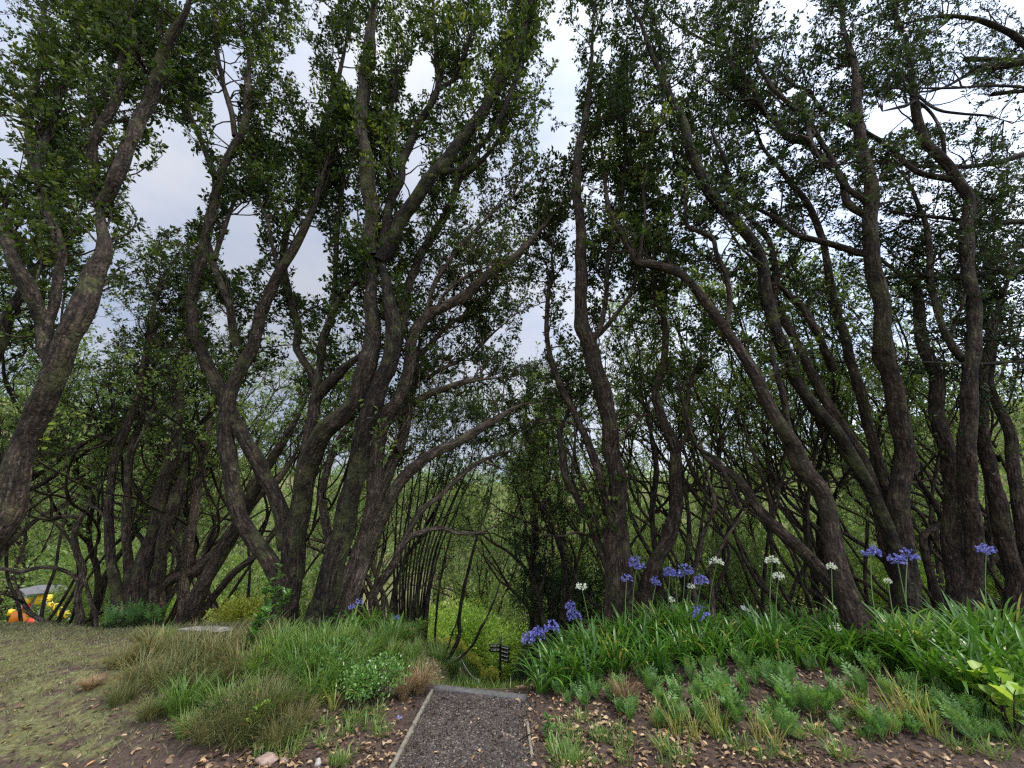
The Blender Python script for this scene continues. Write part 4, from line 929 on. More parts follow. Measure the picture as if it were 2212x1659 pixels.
FL = [('blue', 1162, 1372, .10, 'leftmost blue agapanthus leaning over the path edge', 5.3), ('blue', 1192, 1358, .10, 'agapanthus with pale blue heads second from the path', 5.35), ('blue', 1241, 1332, .105, 'agapanthus with a large lilac blue head left of the white one', 5.5), ('blue', 1232, 1308, .075, 'agapanthus with a small blue bud head above the lilac one', 5.6),
      ('white', 1256, 1268, .085, 'white agapanthus nearest the path, left of the fluted trunk', 5.4), ('blue', 1376, 1220, .115, 'agapanthus with the large round blue head in front of the fluted trunk', 5.5), ('blue', 1354, 1251, .075, 'agapanthus with a small blue head on the fluted trunk', 5.4), ('blue', 1418, 1256, .075, 'agapanthus with a narrow deep blue head by the forked trunk', 5.5),
      ('blue', 1447, 1240, .09, 'deep blue agapanthus in the middle of the blue row', 5.6), ('blue', 1480, 1233, .10, 'wide deep blue agapanthus at the right of the blue row', 5.5), ('blue', 1515, 1256, .09, 'blue agapanthus hanging right of the row', 5.3), ('blue', 1512, 1326, .105, 'pale blue agapanthus low among the leaves under the white head', 5.2),
      ('white', 1548, 1216, .10, 'tall white agapanthus in full bloom right of the blue row', 5.5), ('white', 1493, 1268, .06, 'small greenish white agapanthus under the blue row', 5.7), ('white', 1668, 1214, .095, 'greenish white agapanthus left of the leaning trunk', 5.0), ('white', 1682, 1246, .075, 'lower white agapanthus left of the leaning trunk', 5.1),
      ('white', 1796, 1224, .06, 'white agapanthus bud against the leaning trunk', 4.8), ('blue', 1880, 1193, .095, 'blue agapanthus left of the tallest upright trunk', 4.7), ('blue', 1960, 1202, .10, 'blue agapanthus in front of the tallest upright trunk', 4.6), ('blue', 2130, 1190, .09, 'blue agapanthus at the far right between the trunks', 5.0),
      ('white', 1806, 1356, .07, 'low white agapanthus at the foot of the leaning trunk', 4.9), ('blue', 1838, 1273, .05, 'tiny blue agapanthus head behind the leaning trunk', 5.4), ('white', 1452, 1296, .05, 'small cream agapanthus bud low in the blue row', 5.5), ('white', 1918, 1256, .045, 'pale agapanthus bud under the blue head on the right', 4.7)]
for i, (col, u, v, rad, lab, Y) in enumerate(FL):
    x = float(at(u + (34 if u < 1300 else (-6 if u < 1700 else 22)), 1400, Y)[0]); agapanthus(x, Y, lab, 'agapanthus in flower', i, i * 1.9, rng.uniform(.85, 1.05), [(col, u, v, rad)] + ([(col, u - 22, v + 8, rad * .8)] if i in (0, 9, 18) else []))
GREEN = 'strap leaved agapanthus clump without a flower in the bed right of the path'
spots = []
for u in np.arange(1168, 1280, 36): spots.append((u, 1500 - (u - 1120) * .1))
for u in np.arange(1205, 1900, 44): spots.append((u, float(np.interp(u, [1160, 1300, 1500, 1900], [1480, 1462, 1438, 1436]))))
for u in np.arange(1215, 1920, 48): spots.append((u, float(np.interp(u, [1180, 1400, 1900], [1440, 1412, 1400]))))
for u in np.arange(1240, 2100, 60): spots.append((u, 1385))
for i, (u, v) in enumerate(spots):
    g_ = gpix(u + rng.uniform(-10, 10), v + rng.uniform(-8, 8), 6.5)
    agapanthus(g_[0], g_[1], GREEN, 'agapanthus clumps without flowers', i, rng.uniform(0, 6.28), rng.uniform(.68, .9))
BIG = 'broad dark agapanthus clump in the thick bank at the right edge'
for i, (u, v) in enumerate([(1930,1440),(1985,1470),(2040,1500),(2095,1520),(2150,1545),(2205,1560),(1960,1420),(2020,1440),(2080,1460),(2140,1480),(2200,1500),(2250,1530),(2000,1400),(2060,1410),(2120,1425),(2180,1440),(2240,1460),(2100,1390),(2180,1395)]):
    g_ = gpix(u, v, 6.0); agapanthus(g_[0], g_[1], BIG, 'agapanthus at the right edge', i, rng.uniform(0, 6.28), rng.uniform(.95, 1.15))
for i, (u, v, fl) in enumerate([(765,1375,[('blue', 776, 1300, .05), ('blue', 760, 1312, .05)]), (850,1395,[('blue', 857, 1334, .045)]), (800,1360,[])]):
    g_ = gpix(u, v, 7.0); agapanthus(g_[0], g_[1], ['small agapanthus with two thin blue heads on the left mound', 'small agapanthus with one blue head beside the coppiced clump', 'flowerless agapanthus on top of the left mound'][i], None, i, i * 2.2, .8, fl)

# ------------------------------------------------------------------ tussocks and grasses
def tuft(name, seed, n, L, W, lean, droop, spread, mat, k=6):
    r = np.random.default_rng(seed); az = r.uniform(0, 6.28, n); q = spread * np.sqrt(r.random(n))
    base = np.stack([np.cos(az) * q, np.sin(az) * q, np.full(n, -.015)], -1)
    V, F, m = straps(base, az + r.normal(0, .8, n), r.uniform(*L, n), r.uniform(*W, n), r.uniform(*lean, n), r.uniform(*droop, n), k, .08, 0)
    mb = MB().add(V, F, np.clip(np.repeat(r.normal(.5, .22, n), m), 0, 1)); o = mb.build(name, M[mat], smooth=False); d = o.data; bpy.data.objects.remove(o); return d
TF = {'tan': [tuft('tussock', 400 + i, 330, (.25, .52), (.003, .006), (.05, .5), (.6, 1.9), .07, 'tussock') for i in range(2)],
      'wiry': [tuft('tussock', 410 + i, 420, (.22, .50), (.003, .0065), (.05, .8), (.5, 2.0), .15, 'wiry') for i in range(3)],
      'green': [tuft('grass_tuft', 420 + i, 260, (.25, .55), (.005, .010), (.05, .6), (.7, 2.0), .12, 'grass') for i in range(3)],
      'yellow': [tuft('grass_tuft', 430 + i, 34, (.16, .36), (.003, .007), (.05, .55), (.3, 1.2), .05, 'ygrass') for i in range(3)],
      'small': [tuft('grass_tuft', 440 + i, 60, (.06, .17), (.004, .008), (.1, .9), (.3, 1.3), .07, 'grass') for i in range(3)]}
tfn = 0
def put_tuft(kind, u, v, s, label, group, name='grass_tuft', fb=6.5, zs=1.0):
    global tfn
    g_ = gpix(u, v, fb); o = bpy.data.objects.new(name, TF[kind][tfn % len(TF[kind])]); tfn += 1
    o.location = tuple(g_); o.rotation_euler = (0, 0, rng.uniform(0, 6.28)); o.scale = (s, s, s * zs); tag(o, label, 'grass', group); return link(o)
put_tuft('tan', 1352, 1530, .62, 'tan tussock alone among the ferns right of the path', None, 'tussock')
put_tuft('tan', 905, 1500, .75, 'tan tussock drooping beside the left end of the timber step', None, 'tussock')
put_tuft('tan', 870, 1512, .6, 'tan tussock just left of the one at the timber step', None, 'tussock')
put_tuft('tan', 190, 1490, .5, 'flattened tan tussock at the left end of the mound on the lawn', None, 'tussock', 6.5, .6)
W_ = 'wiry olive brown tussock on the mound left of the path'
for u, v, s in [(330,1420,.8),(400,1440,.9),(470,1430,.85),(300,1480,.7),(370,1495,.75),(440,1500,.8),(520,1470,.85),(260,1520,.55),(330,1550,.55),(480,1560,.75),(540,1580,.8),(590,1560,.75),(450,1600,.6),(510,1610,.62),(600,1610,.55),(560,1530,.8),(420,1400,.8),(500,1395,.7),(560,1400,.8),(260,1440,.6),(640,1570,.6),(350,1390,.6),(300,1385,.5),(390,1545,.7),(430,1465,.8)]:
    put_tuft('wiry' if (u + v) % 3 else 'green', u, v, s * rng.uniform(.85, 1.15), W_ if (u + v) % 3 else 'green grass clump growing through the wiry tussocks on the left mound', 'wiry tussocks on the left mound' if (u + v) % 3 else 'green clumps among the wiry tussocks', 'tussock' if (u + v) % 3 else 'grass_tuft', 7)
G2 = 'arching green grass clump on top of the mound left of the path'
for u, v, s in [(600,1420,.95),(650,1440,1.0),(700,1430,1.0),(640,1480,.95),(710,1480,.9),(580,1450,.9),(680,1520,.8),(620,1395,.9),(740,1410,.9),(800,1420,.9),(840,1430,.8),(770,1450,.8),(690,1390,.8),(830,1400,.8),(880,1440,.7),(620,1540,.6),(400,1590,.5),(560,1480,.8)]:
    put_tuft('green', u, v, s * rng.uniform(.8, 1.1), G2, 'green grass clumps on the left mound', 'grass_tuft', 7)
for u, v, s in [(975,1492,.9),(1000,1490,.8),(945,1485,.8)]:
    x, y = at(u, v, 8.2)[:2]; o = put_tuft('green', u, v, s, 'green grass clump just beyond the timber step', 'grass clumps beyond the step', 'grass_tuft', 7.5)
    o.location = (x, y, gz(x, y))
for i, (x, y) in enumerate([(-1.15,5.3),(-1.3,5.8),(-1.05,6.3),(-1.5,6.3),(-1.25,6.9),(-1.8,6.6),(-1.0,7.4),(-1.55,7.3),(.45,5.4),(.7,5.9),(.4,6.4),(-.9,8.2),(-.5,9.0)]):
    o = bpy.data.objects.new('grass_tuft', TF['green'][i % 3]); o.location = (x, y, gz(x, y)); o.rotation_euler = (0, 0, i * 2.0); s_ = .5 + .06 * (i % 4); o.scale = (s_,) * 3
    tag(o, 'green grass clump at the side of the slope just beyond the timber step', 'grass', 'grass clumps on the slope edge'); link(o)
Y_ = 'thin yellowish grass tuft among the ferns and litter right of the path'
for u, v, s in [(1465,1590,.9),(1500,1600,.8),(1560,1590,.9),(1640,1600,.85),(1950,1570,1.25),(1985,1560,1.2),(1910,1590,.9),(1680,1620,.7),(1870,1560,.9),(1420,1570,.7),(2020,1590,1.0),(1760,1545,.7),(1540,1560,.8)]:
    put_tuft('yellow', u, v, s, Y_, 'yellowish grass tufts in the litter')
S_ = 'short green grass sprout in the leaf litter'
for i in range(60):
    u, v = (rng.uniform(1200, 2200), rng.uniform(1540, 1655)) if i < 42 else (rng.uniform(560, 860), rng.uniform(1540, 1655))
    put_tuft('small', u, v, rng.uniform(.5, 1.1), S_, 'short grass sprouts')

# ------------------------------------------------------------------ ferns
def fern(seed, nf=6, L=(.20, .36), mat='fern'):
    r = np.random.default_rng(seed); mb = MB()
    for k in range(nf):
        az = k * 6.28 / nf + r.normal(0, .3); Ln = r.uniform(*L); le = r.uniform(.02, .4); dr = r.uniform(.1, .9); m = 9
        t = np.linspace(0, 1, m + 1); ang = le + dr * t
        x = np.concatenate([[0], np.cumsum(np.sin(ang[:-1]) * Ln / m)]); z = np.concatenate([[0], np.cumsum(np.cos(ang[:-1]) * Ln / m)])
        h = np.array([math.cos(az), math.sin(az), 0]); sd = np.array([-math.sin(az), math.cos(az), 0])
        C = x[:, None] * h + z[:, None] * np.array([0, 0, 1.0]); T = unit(np.gradient(C, axis=0))
        mb.add(*tubes(C[None], np.array([.003]), np.array([.001]), 3), .6)
        tt = r.uniform(.3, .75)
        for s_ in (1, -1):
            i = np.arange(2, m + 1); D = s_ * sd[None] * .85 + T[i] * .6; nn = np.cross(T[i], sd[None]) 
            ln = Ln * .30 * np.sin(np.clip((t[i] * .82 + .18), 0, 1) * math.pi) ** .8 + .012
            add_kites(mb, C[i], D, nn + .15 * r.normal(size=(len(i), 3)), ln, ln * .32 + .005, np.clip(tt + r.normal(0, .1, len(i)), 0, .9))
        add_kites(mb, C[-1:], T[-1:], np.cross(T[-1:], sd[None]), np.array([.05]), np.array([.02]), np.array([tt]))
    o = mb.build('fern', M[mat], smooth=False); d = o.data; bpy.data.objects.remove(o); return d
FN = [fern(500 + k, 5 + k % 4) for k in range(6)]
FL1, FL2 = 'light green pinnate fern standing in the litter below the agapanthus', 'pinnate fern spreading at the front of the bed near the bottom right'
pts = []
while len(pts) < 125:
    u = rng.uniform(1190, 2180); lo = np.interp(u, [1190, 1400, 1800, 2180], [1500, 1452, 1440, 1560]); hi = np.interp(u, [1190, 1400, 1650, 2180], [1530, 1570, 1600, 1620])
    v = lo + (hi - lo) * rng.random() ** 1.15
    if all((u - a) ** 2 + (2 * (v - b)) ** 2 > 22 ** 2 for a, b in pts): pts.append((u, v))
for i, (u, v) in enumerate(pts):
    g_ = gpix(u, v, 6); o = bpy.data.objects.new('fern', FN[i % 6]); s = rng.uniform(.32, .85); o.location = tuple(g_); o.rotation_euler = (rng.normal(0, .22), rng.normal(0, .22), rng.uniform(0, 6.28)); o.scale = (s, s, s * rng.uniform(.8, 1.2))
    tag(o, FL1 if v < 1560 else FL2, 'fern', 'ferns in the right bed'); link(o)
for u, v, s, lab in [(285,1352,1.5,'dark low fern at the foot of the grey trunk cluster'), (240,1350,1.2,'dark low fern left of the grey trunk cluster'), (330,1350,1.4,'dark low fern right of the grey trunk cluster'), (620,1500,.8,'bright fern poking from the left mound'), (575,1575,.7,'light green fern at the front of the left mound')]:
    g_ = gpix(u, v, 6.8); o = bpy.data.objects.new('fern', FN[2]); o.location = tuple(g_); o.scale = (s,) * 3; o.rotation_euler = (0, 0, u); tag(o, lab, 'fern'); link(o)

# ------------------------------------------------------------------ leafy plants
def sapling(u, v, Y, H, label, nstem=4, leaf=.09, mat='leaf_bright', name='sapling', wl=.42, per=34, fb=7):
    g_ = gpix(u, v, fb) if Y is None else np.array([*at(u, v, Y)[:2], 0]); g_[2] = gz(g_[0], g_[1])
    root = empty(name, tuple(g_), label, 'plant'); az = rng.uniform(0, 6.28, nstem)
    B = grow(np.tile(g_ - np.array([0, 0, .02]), (nstem, 1)), np.stack([np.cos(az) * .3, np.sin(az) * .3, np.ones(nstem)], -1), H * rng.uniform(.6, 1.05, nstem), 9, .13, .1)
    MB().add(*tubes(B, np.full(nstem, .009), np.full(nstem, .003), 5)).build('stem', M['bark'], root, off=g_)
    own = np.repeat(np.arange(nstem), per); q = 2.5 + rng.random(len(own)) ** .6 * 6.49; j = q.astype(int); fr = (q - j)[:, None]; P = B[own, j] * (1 - fr) + B[own, j + 1] * fr
    ax = unit(B[own, j + 1] - B[own, j]); D = .6 * ax + .9 * perp(ax); sz = leaf * rng.uniform(.6, 1.15, len(own))
    lm = MB(); add_kites(lm, P, D, np.array([0, 0, 1.0]) + .4 * rvec(len(own)), sz, sz * wl, np.clip(rng.normal(.5, .2, len(own)), 0, 1), six=True); lm.build('foliage', M[mat], root, smooth=False, off=g_)
M['glossy'] = leaf_mat('glossy_leaf', [(0, (.04, .10, .022)), (.5, (.085, .19, .038)), (1, (.18, .30, .07))], .35, .3, .6)
sapling(565, 1390, None, .95, 'glossy leaved sapling rising in front of the big pale limbed tree', 4, .10, 'glossy')
sapling(520, 1420, None, .55, 'shorter glossy sapling on the mound, left of the taller one', 4, .085, 'glossy')
sapling(600, 1360, 5.9, 1.0, 'tall glossy sapling against the foot of the big pale limbed tree', 3, .10, 'glossy')
sapling(700, 1340, 6.0, .45, 'broad leaved seedling at the foot of the blackish leaning trunk', 3, .12, 'glossy')
sapling(545, 1600, None, .28, 'yellow green seedling at the front of the left mound', 3, .085, 'leaf_bright', per=12)
sapling(520, 1545, None, .25, 'lime green strap seedling in the wiry tussocks', 2, .11, 'leaf_bright', per=9, wl=.25)
sapling(905, 1420, 7.2, .4, 'fresh green seedling at the foot of the coppiced clump', 4, .08, 'leaf_bright', per=16)
sapling(2160, 1560, None, .5, 'light green plant with big lobed leaves at the right edge', 5, .15, 'leaf_bright', per=6, wl=.8)
sapling(2195, 1590, None, .4, 'smaller broad leaved plant below the lobed one at the right edge', 4, .13, 'leaf_bright', per=6, wl=.8)
def leafy_shrub(u, v, r, n, leaf, mat, label, wl=.5, fb=6):
    g_ = gpix(u, v, fb); root = empty('shrub', tuple(g_), label, 'shrub'); lm = MB()
    for k in range(7):
        c = g_ + np.array([rng.uniform(-.5, .5) * r[0], rng.uniform(-.5, .5) * r[1], r[2] * rng.uniform(.35, 1.0)])
        P, D = blob(n // 7, c, np.array(r) * rng.uniform(.4, .6), leaf, .4); P = P[P[:, 2] > g_[2] + .01]; D = D[:len(P)]; sz = leaf * rng.uniform(.6, 1.2, len(P))
        add_kites(lm, P, D, rvec(len(P)) + np.array([0, 0, .8]), sz, sz * wl, np.clip(rng.normal(.5, .22, len(P)), 0, 1), six=True)
    az = rng.uniform(0, 6.28, 12); B = grow(np.tile(g_, (12, 1)), np.stack([np.cos(az) * .7, np.sin(az) * .7, np.ones(12)], -1), np.full(12, r[2] * 1.4), 6, .2, .03)
    MB().add(*tubes(B, np.full(12, .006), np.full(12, .002), 4)).build('stem', M['bark_dark'], root, off=g_); lm.build('foliage', M[mat], root, smooth=False, off=g_)
leafy_shrub(800, 1520, (.36, .32, .26), 2400, .034, 'glossy', 'dense small leaved green shrub left of the path, beside the tan tussock', .55)
leafy_shrub(720, 1460, (.35, .3, .24), 1800, .036, 'glossy', 'looser green shrub behind the dense small leaved one')
leafy_shrub(290, 1352, (.5, .3, .16), 1600, .05, 'leaf_dark', 'dark creeping shrub at the foot of the grey trunk cluster', .4, 6.8)
leafy_shrub(480, 1570, (.3, .25, .16), 1700, .02, 'wiry_leaf' if 'wiry_leaf' in M else 'wiry', 'brownish fine twigged shrub at the front of the left mound', .4)
leafy_shrub(400, 1480, (.35, .3, .16), 1700, .02, 'wiry', 'olive fine twigged shrub in the middle of the left mound', .4)
def strap_plant(u, v, s, label, seed):
    g_ = gpix(u, v, 6); mb = MB(); V, F, m = aga_leaves(seed, 12, (.2, .36), (.012, .02), .03); o = mb.add(V * s, F, np.repeat(rng.uniform(.5, .9, len(V) // m), m)).build('strap_plant', M['strap']); o.location = tuple(g_); tag(o, label, 'plant')
strap_plant(720, 1535, 1.0, 'small strap leaved plant in front of the dense small leaved shrub', 611)
strap_plant(650, 1510, .9, 'small strap leaved plant in the middle of the left mound', 612)
strap_plant(1215, 1500, .8, 'pale strap leaved plant at the right end of the timber step', 613)
strap_plant(1165, 1500, .8, 'pale strap leaved plant close behind the timber step', 614)

# ------------------------------------------------------------------ lawn blades, litter and twigs
n = 190000
x = rng.uniform(-9, -1.0, n); y = rng.uniform(2.2, 7.6, n)
kp = rng.random(n) < (cover(x, y) * (.55 + .45 * fbm(np.column_stack([x, y]), 1.8, 5))) * .9
x, y = x[kp], y[kp]; n2 = 5000; x2 = rng.uniform(1.0, 4.5, n2); y2 = rng.uniform(2.3, 3.2, n2); kp = rng.random(n2) < cover(x2, y2)
x, y = np.concatenate([x, x2[kp]]), np.concatenate([y, y2[kp]]); n = len(x)
P = np.column_stack([x, y, ground(x, y) - .004]); h = rng.uniform(.02, .065, n)
mb = MB(); add_kites(mb, P, np.array([0, 0, .7]) + .75 * rvec(n) * np.array([1, 1, .3]), rvec(n), h, rng.uniform(.005, .009, n), np.clip(rng.normal(.5, .28, n) + .3 * fbm(np.column_stack([x, y]), 1.1, 9), 0, 1), mid=.3)
tag(mb.build('lawn_grass', M['lawn'], smooth=False), 'short mossy lawn grass', kind='stuff')
n = 9000
x = rng.uniform(-2.2, 1.6, n); y = rng.uniform(4.98, 11.5, n); P = np.column_stack([x, y, ground(x, y) - .01]); h = rng.uniform(.05, .16, n)
mb = MB(); add_kites(mb, P, np.array([0, 0, .8]) + .6 * rvec(n) * np.array([1, 1, .3]), rvec(n), h, rng.uniform(.006, .011, n), np.clip(rng.normal(.6, .25, n), 0, 1), mid=.3)
tag(mb.build('rough_grass', M['grass'], smooth=False), 'rough grass on the slope beyond the timber step', kind='stuff')
n = 46000
x = rng.uniform(-4.5, 5.0, n); y = 2.2 + 4.2 * rng.random(n) ** 1.2; a = np.abs(x - XC)
wgt = np.where(a < .49, np.where(x > XC, .05 + .5 * ss(.26, .49, a), .05), 1.0) * np.where(x < -2.2, .14, 1.0) * np.where(x > 3.2, .6, 1) * (.5 + .5 * fbm(np.column_stack([x, y]), 2.2, 3)) * np.clip(1.35 - .22 * np.maximum(0, y - 3.2), .3, 1)
kp = rng.random(n) < wgt; x, y = x[kp], y[kp]; n = len(x)
P = np.column_stack([x, y, ground(x, y) + rng.uniform(.006, .022, n)]); az = rng.uniform(0, 6.28, n)
sz = rng.uniform(.016, .06, n); D = np.column_stack([np.cos(az), np.sin(az), rng.normal(0, .22, n)])
mb = MB(); add_kites(mb, P, D, np.column_stack([rng.normal(0, .45, n), rng.normal(0, .45, n), np.ones(n)]), sz, sz * rng.uniform(.35, .6, n), np.clip(rng.beta(1.3, 1.7, n), 0, 1), six=True, fold=.22)
tag(mb.build('leaf_litter', M['litter'], smooth=False), 'dry brown and orange fallen leaves', kind='stuff')
n = 500
x = rng.uniform(-3, 4, n); y = rng.uniform(2.3, 5, n); az = rng.uniform(0, 6.28, n)
B = grow(np.column_stack([x, y, ground(x, y) + .015]), np.column_stack([np.cos(az), np.sin(az), 0 * x]), rng.uniform(.05, .25, n), 5, .22, 0.0); B[:, :, 2] = ground(B[:, :, 0], B[:, :, 1]) + .016
mb = MB(); mb.add(*tubes(B, rng.uniform(.0018, .004, n), np.full(n, .0012), 4)); tag(mb.build('fallen_twigs', M['bark'], smooth=False), 'thin fallen twigs scattered over the litter', kind='stuff')

# ------------------------------------------------------------------ timber edging, step, stones
def plank(name, a, b, w, h, up, mat, label, cat='board'):
    a, b = np.asarray(a, float), np.asarray(b, float); n = 26; t = np.linspace(0, 1, n); C = a + (b - a) * t[:, None]
    C[:, 2] = C[:, 2] + up - h / 2
    d = unit((b - a) * np.array([1, 1, 0])); s = np.array([d[1], -d[0], 0]); mb = MB(); sec = []
    bev = min(w, h) * .14; prof = [(-w / 2, -h / 2), (w / 2, -h / 2), (w / 2, h / 2 - bev), (w / 2 - bev, h / 2), (-w / 2 + bev, h / 2), (-w / 2, h / 2 - bev)]
    for i in range(n): sec.append([C[i] + s * (px * (1 + rng.normal(0, .025))) + np.array([0, 0, pz + rng.normal(0, .0012)]) for px, pz in prof])
    V = np.array(sec).reshape(-1, 3); m = len(prof); j = np.arange(n - 1)[:, None] * m; k = np.arange(m)[None, :]; k2 = (k + 1) % m
    F = np.stack([j + k, j + k2, j + m + k2, j + m + k], -1).reshape(-1, 4); mb.add(V, F); base = C[0].copy()
    mb.f.append(np.arange(m)[None, ::-1]); mb.f.append((np.arange(m) + (n - 1) * m)[None])
    o = mb.build(name, mat if not isinstance(mat, str) else M[mat], smooth=False, off=base); o.location = tuple(base); return tag(o, label, cat)
gl = lambda x, y: np.array([x, y, gz(x, y)])
pa, pb = at(938, 1491, 4.88), at(1137, 1513, 4.62)
plank('timber_step', (pa[0], 4.90, 0.0), (pb[0], 4.62, 0.0), .10, .14, .035, 'sleeper', 'grey weathered timber across the path at its crest', 'step')
e0, e1, e2 = at(845, 1672, 3.4), at(893, 1575, 4.05), at(934, 1497, 4.82)
plank('edging_board', (e1[0] - .002, e1[1] - .012, .0), (e0[0] + .0, 2.0, .0), .028, .10, .034, 'timber', 'nearer length of the timber edging along the left of the path')
plank('edging_board', (e1[0], e1[1] + .012, .0), (e2[0], 4.80, .0), .028, .10, .036, 'timber', 'farther length of the left timber edging, up to the step')
r0_, r1_ = gpix(1139, 1566), gpix(1149, 1638)
plank('edging_board', r0_ + np.array([0, 0, .0]), r1_, .022, .08, .024, 'timber', 'short broken edging board at the right side of the path')
def rock(u, v, s, mat, label, seed, name='rock'):
    g_ = gpix(u, v, 6.8); n, m = 18, 12; th = np.linspace(0, 2 * math.pi, n, endpoint=False); ph = np.linspace(.02, math.pi - .02, m)
    d = np.stack([np.sin(ph)[:, None] * np.cos(th), np.sin(ph)[:, None] * np.sin(th), np.cos(ph)[:, None] + 0 * th], -1)
    r = 1 + .22 * fbm(d * 2.2, 1, seed) + .08 * fbm(d * 6, 1, seed + 1); V = (d * r[..., None] * np.array(s)).reshape(-1, 3)
    j = np.arange(m - 1)[:, None] * n; k = np.arange(n)[None]; k2 = (k + 1) % n; F = np.stack([j + k, j + n + k, j + n + k2, j + k2], -1).reshape(-1, 4)
    o = MB().add(V, F).build(name, M[mat], smooth=False); o.location = (g_[0], g_[1], g_[2] + s[2] * .25); tag(o, label, 'stone')
rock(445, 1362, (.34, .13, .035), 'stone', 'flat pale stone slab on the lawn edge before the leaning trunks', 3, 'stone_slab')
rock(575, 1648, (.075, .06, .04), 'pinkstone', 'pinkish brown rock in the litter at the bottom left', 5)
rock(612, 1650, (.03, .025, .025), 'pinkstone', 'smaller pinkish stone beside the rock at the bottom left', 8)
rock(686, 1654, (.022, .018, .03), 'stone', 'little pale stone at the bottom edge left of the path', 6)
def sprig():
    g_ = gpix(1182, 1600); root = empty('fallen_sprig', tuple(g_), 'fallen leafy sprig lying on the litter right of the path', 'branch')
    B = grow(np.tile(g_ + np.array([-.02, 0, .015]), (3, 1)), np.array([[.25, -.05, .45], [-.1, .1, .8], [.5, -.3, .1]]), np.array([.12, .15, .13]), 6, .15, -.02)
    MB().add(*tubes(B, np.full(3, .004), np.full(3, .002), 5)).build('stem', M['bark_dark'], root, off=g_)
    own = np.repeat(np.arange(3), 18); q = 1 + rng.random(len(own)) * 4.99; j = q.astype(int); P = B[own, j] * (1 - (q - j)[:, None]) + B[own, j + 1] * (q - j)[:, None]; ax = unit(B[own, j + 1] - B[own, j])
    lm = MB(); sz = rng.uniform(.035, .065, len(own)); add_kites(lm, P, .5 * ax + perp(ax), rvec(len(own)), sz, sz * .45, rng.uniform(.3, .8, len(own)), six=True); lm.build('foliage', M['glossy'], root, smooth=False, off=g_)
    for k in range(7):
        pass
sprig()
g_ = gpix(862, 1556); mb, sm = MB(), MB(); n = 9; d = rvec(n); d[:, 2] = np.abs(d[:, 2]); add_kites(mb, np.tile(g_ + np.array([0, 0, .012]), (n, 1)), d, rvec(n), .03, .012, .6)
o = mb.build('fallen_flower', M['blue'], smooth=False, off=g_); o.location = tuple(g_); tag(o, 'single blue flower fallen on the litter left of the path', 'flower')
def stick(u0, v0, u1, v1, r, label, mat='bark'):
    a, b = gpix(u0, v0), gpix(u1, v1); C = catmull(np.array([a + [0, 0, .02], (a + b) / 2 + [0, 0, .035], b + [0, 0, .02]]), .03); mb = MB(); V, F, bk = limb_tube(C, np.linspace(r, r * .6, len(C)), 7, seed=int(u0)); mb.add(V, F, .5, bk)
    o = mb.build('fallen_stick', M[mat], off=a); o.location = tuple(a); tag(o, label, 'stick')
stick(1148, 1580, 1175, 1562, .005, 'pale forked looking twig at the end of the short broken edging board', 'bark_pale')
stick(1120, 1608, 1170, 1588, .005, 'dark stick lying across the short broken edging board', 'bark_dark')
stick(1062, 1606, 1080, 1620, .004, 'thin pale twig on the gravel path', 'bark_pale')
stick(655, 1518, 700, 1498, .005, 'straw coloured stick poking from the left mound', 'bark_pale')

# ------------------------------------------------------------------ beyond the crest: signpost, rope fence, garden light, play equipment
def signpost():
    c = at(1081, 1400, 17.0); x, y = c[0], c[1]; z = gz(x, y); root = empty('signpost', (x, y, z), 'black finger signpost among the lime bushes beyond the path', 'signpost')
    top = at(1081, 1376, 17.0)[2]; mb = MB(); box_mb(mb, (0, 0, (top - z) / 2 - .1), (.09, .09, top - z + .2)); mb.build('post', M['board'], root, smooth=False)
    zc = at(1081, 1400, 17.0)[2] - z; px = 17.0 / 1.19 / FPX
    def finger(dx, dz, rz, L, tint=0):
        fm = MB(); c_, s_ = math.cos(rz), math.sin(rz); h = .058; t = .018
        prof = np.array([[0, -h], [L * .88, -h], [L, 0], [L * .88, h], [0, h]]); V = []
        for yy in (-t, t):
            for a, b in prof: V.append([dx + a * c_ - yy * s_, a * s_ + yy * c_ - .065, dz + b])
        n = 5; fm.add(np.array(V), [[i, (i + 1) % n, n + (i + 1) % n, n + i] for i in range(n)]); fm.f.append(np.array([[4, 3, 2, 1, 0]])); fm.f.append(np.array([[5, 6, 7, 8, 9]]))
        o = fm.build('finger_board', M['board'], root, smooth=False)
        wm = MB()
        for k, (a0, a1) in enumerate(((.12, .34), (.38, .62), (.66, .8))):
            for side in (-1, 1):
                m_ = L * (a0 + a1) / 2; box_mb(wm, (dx + m_ * c_ - side * (t + .002) * s_, m_ * s_ + side * (t + .002) * c_ - .065, dz), (L * (a1 - a0), .003, .028), rz)
        wm.build('lettering', M['lettering'], o, smooth=False)
    finger(.02, zc + .085, math.pi, .48); finger(.02, zc - .045, math.pi, .48)
    for k in range(4): finger(.02, zc + .06 - .125 * k, -.75 - .05 * k, .5)
signpost()
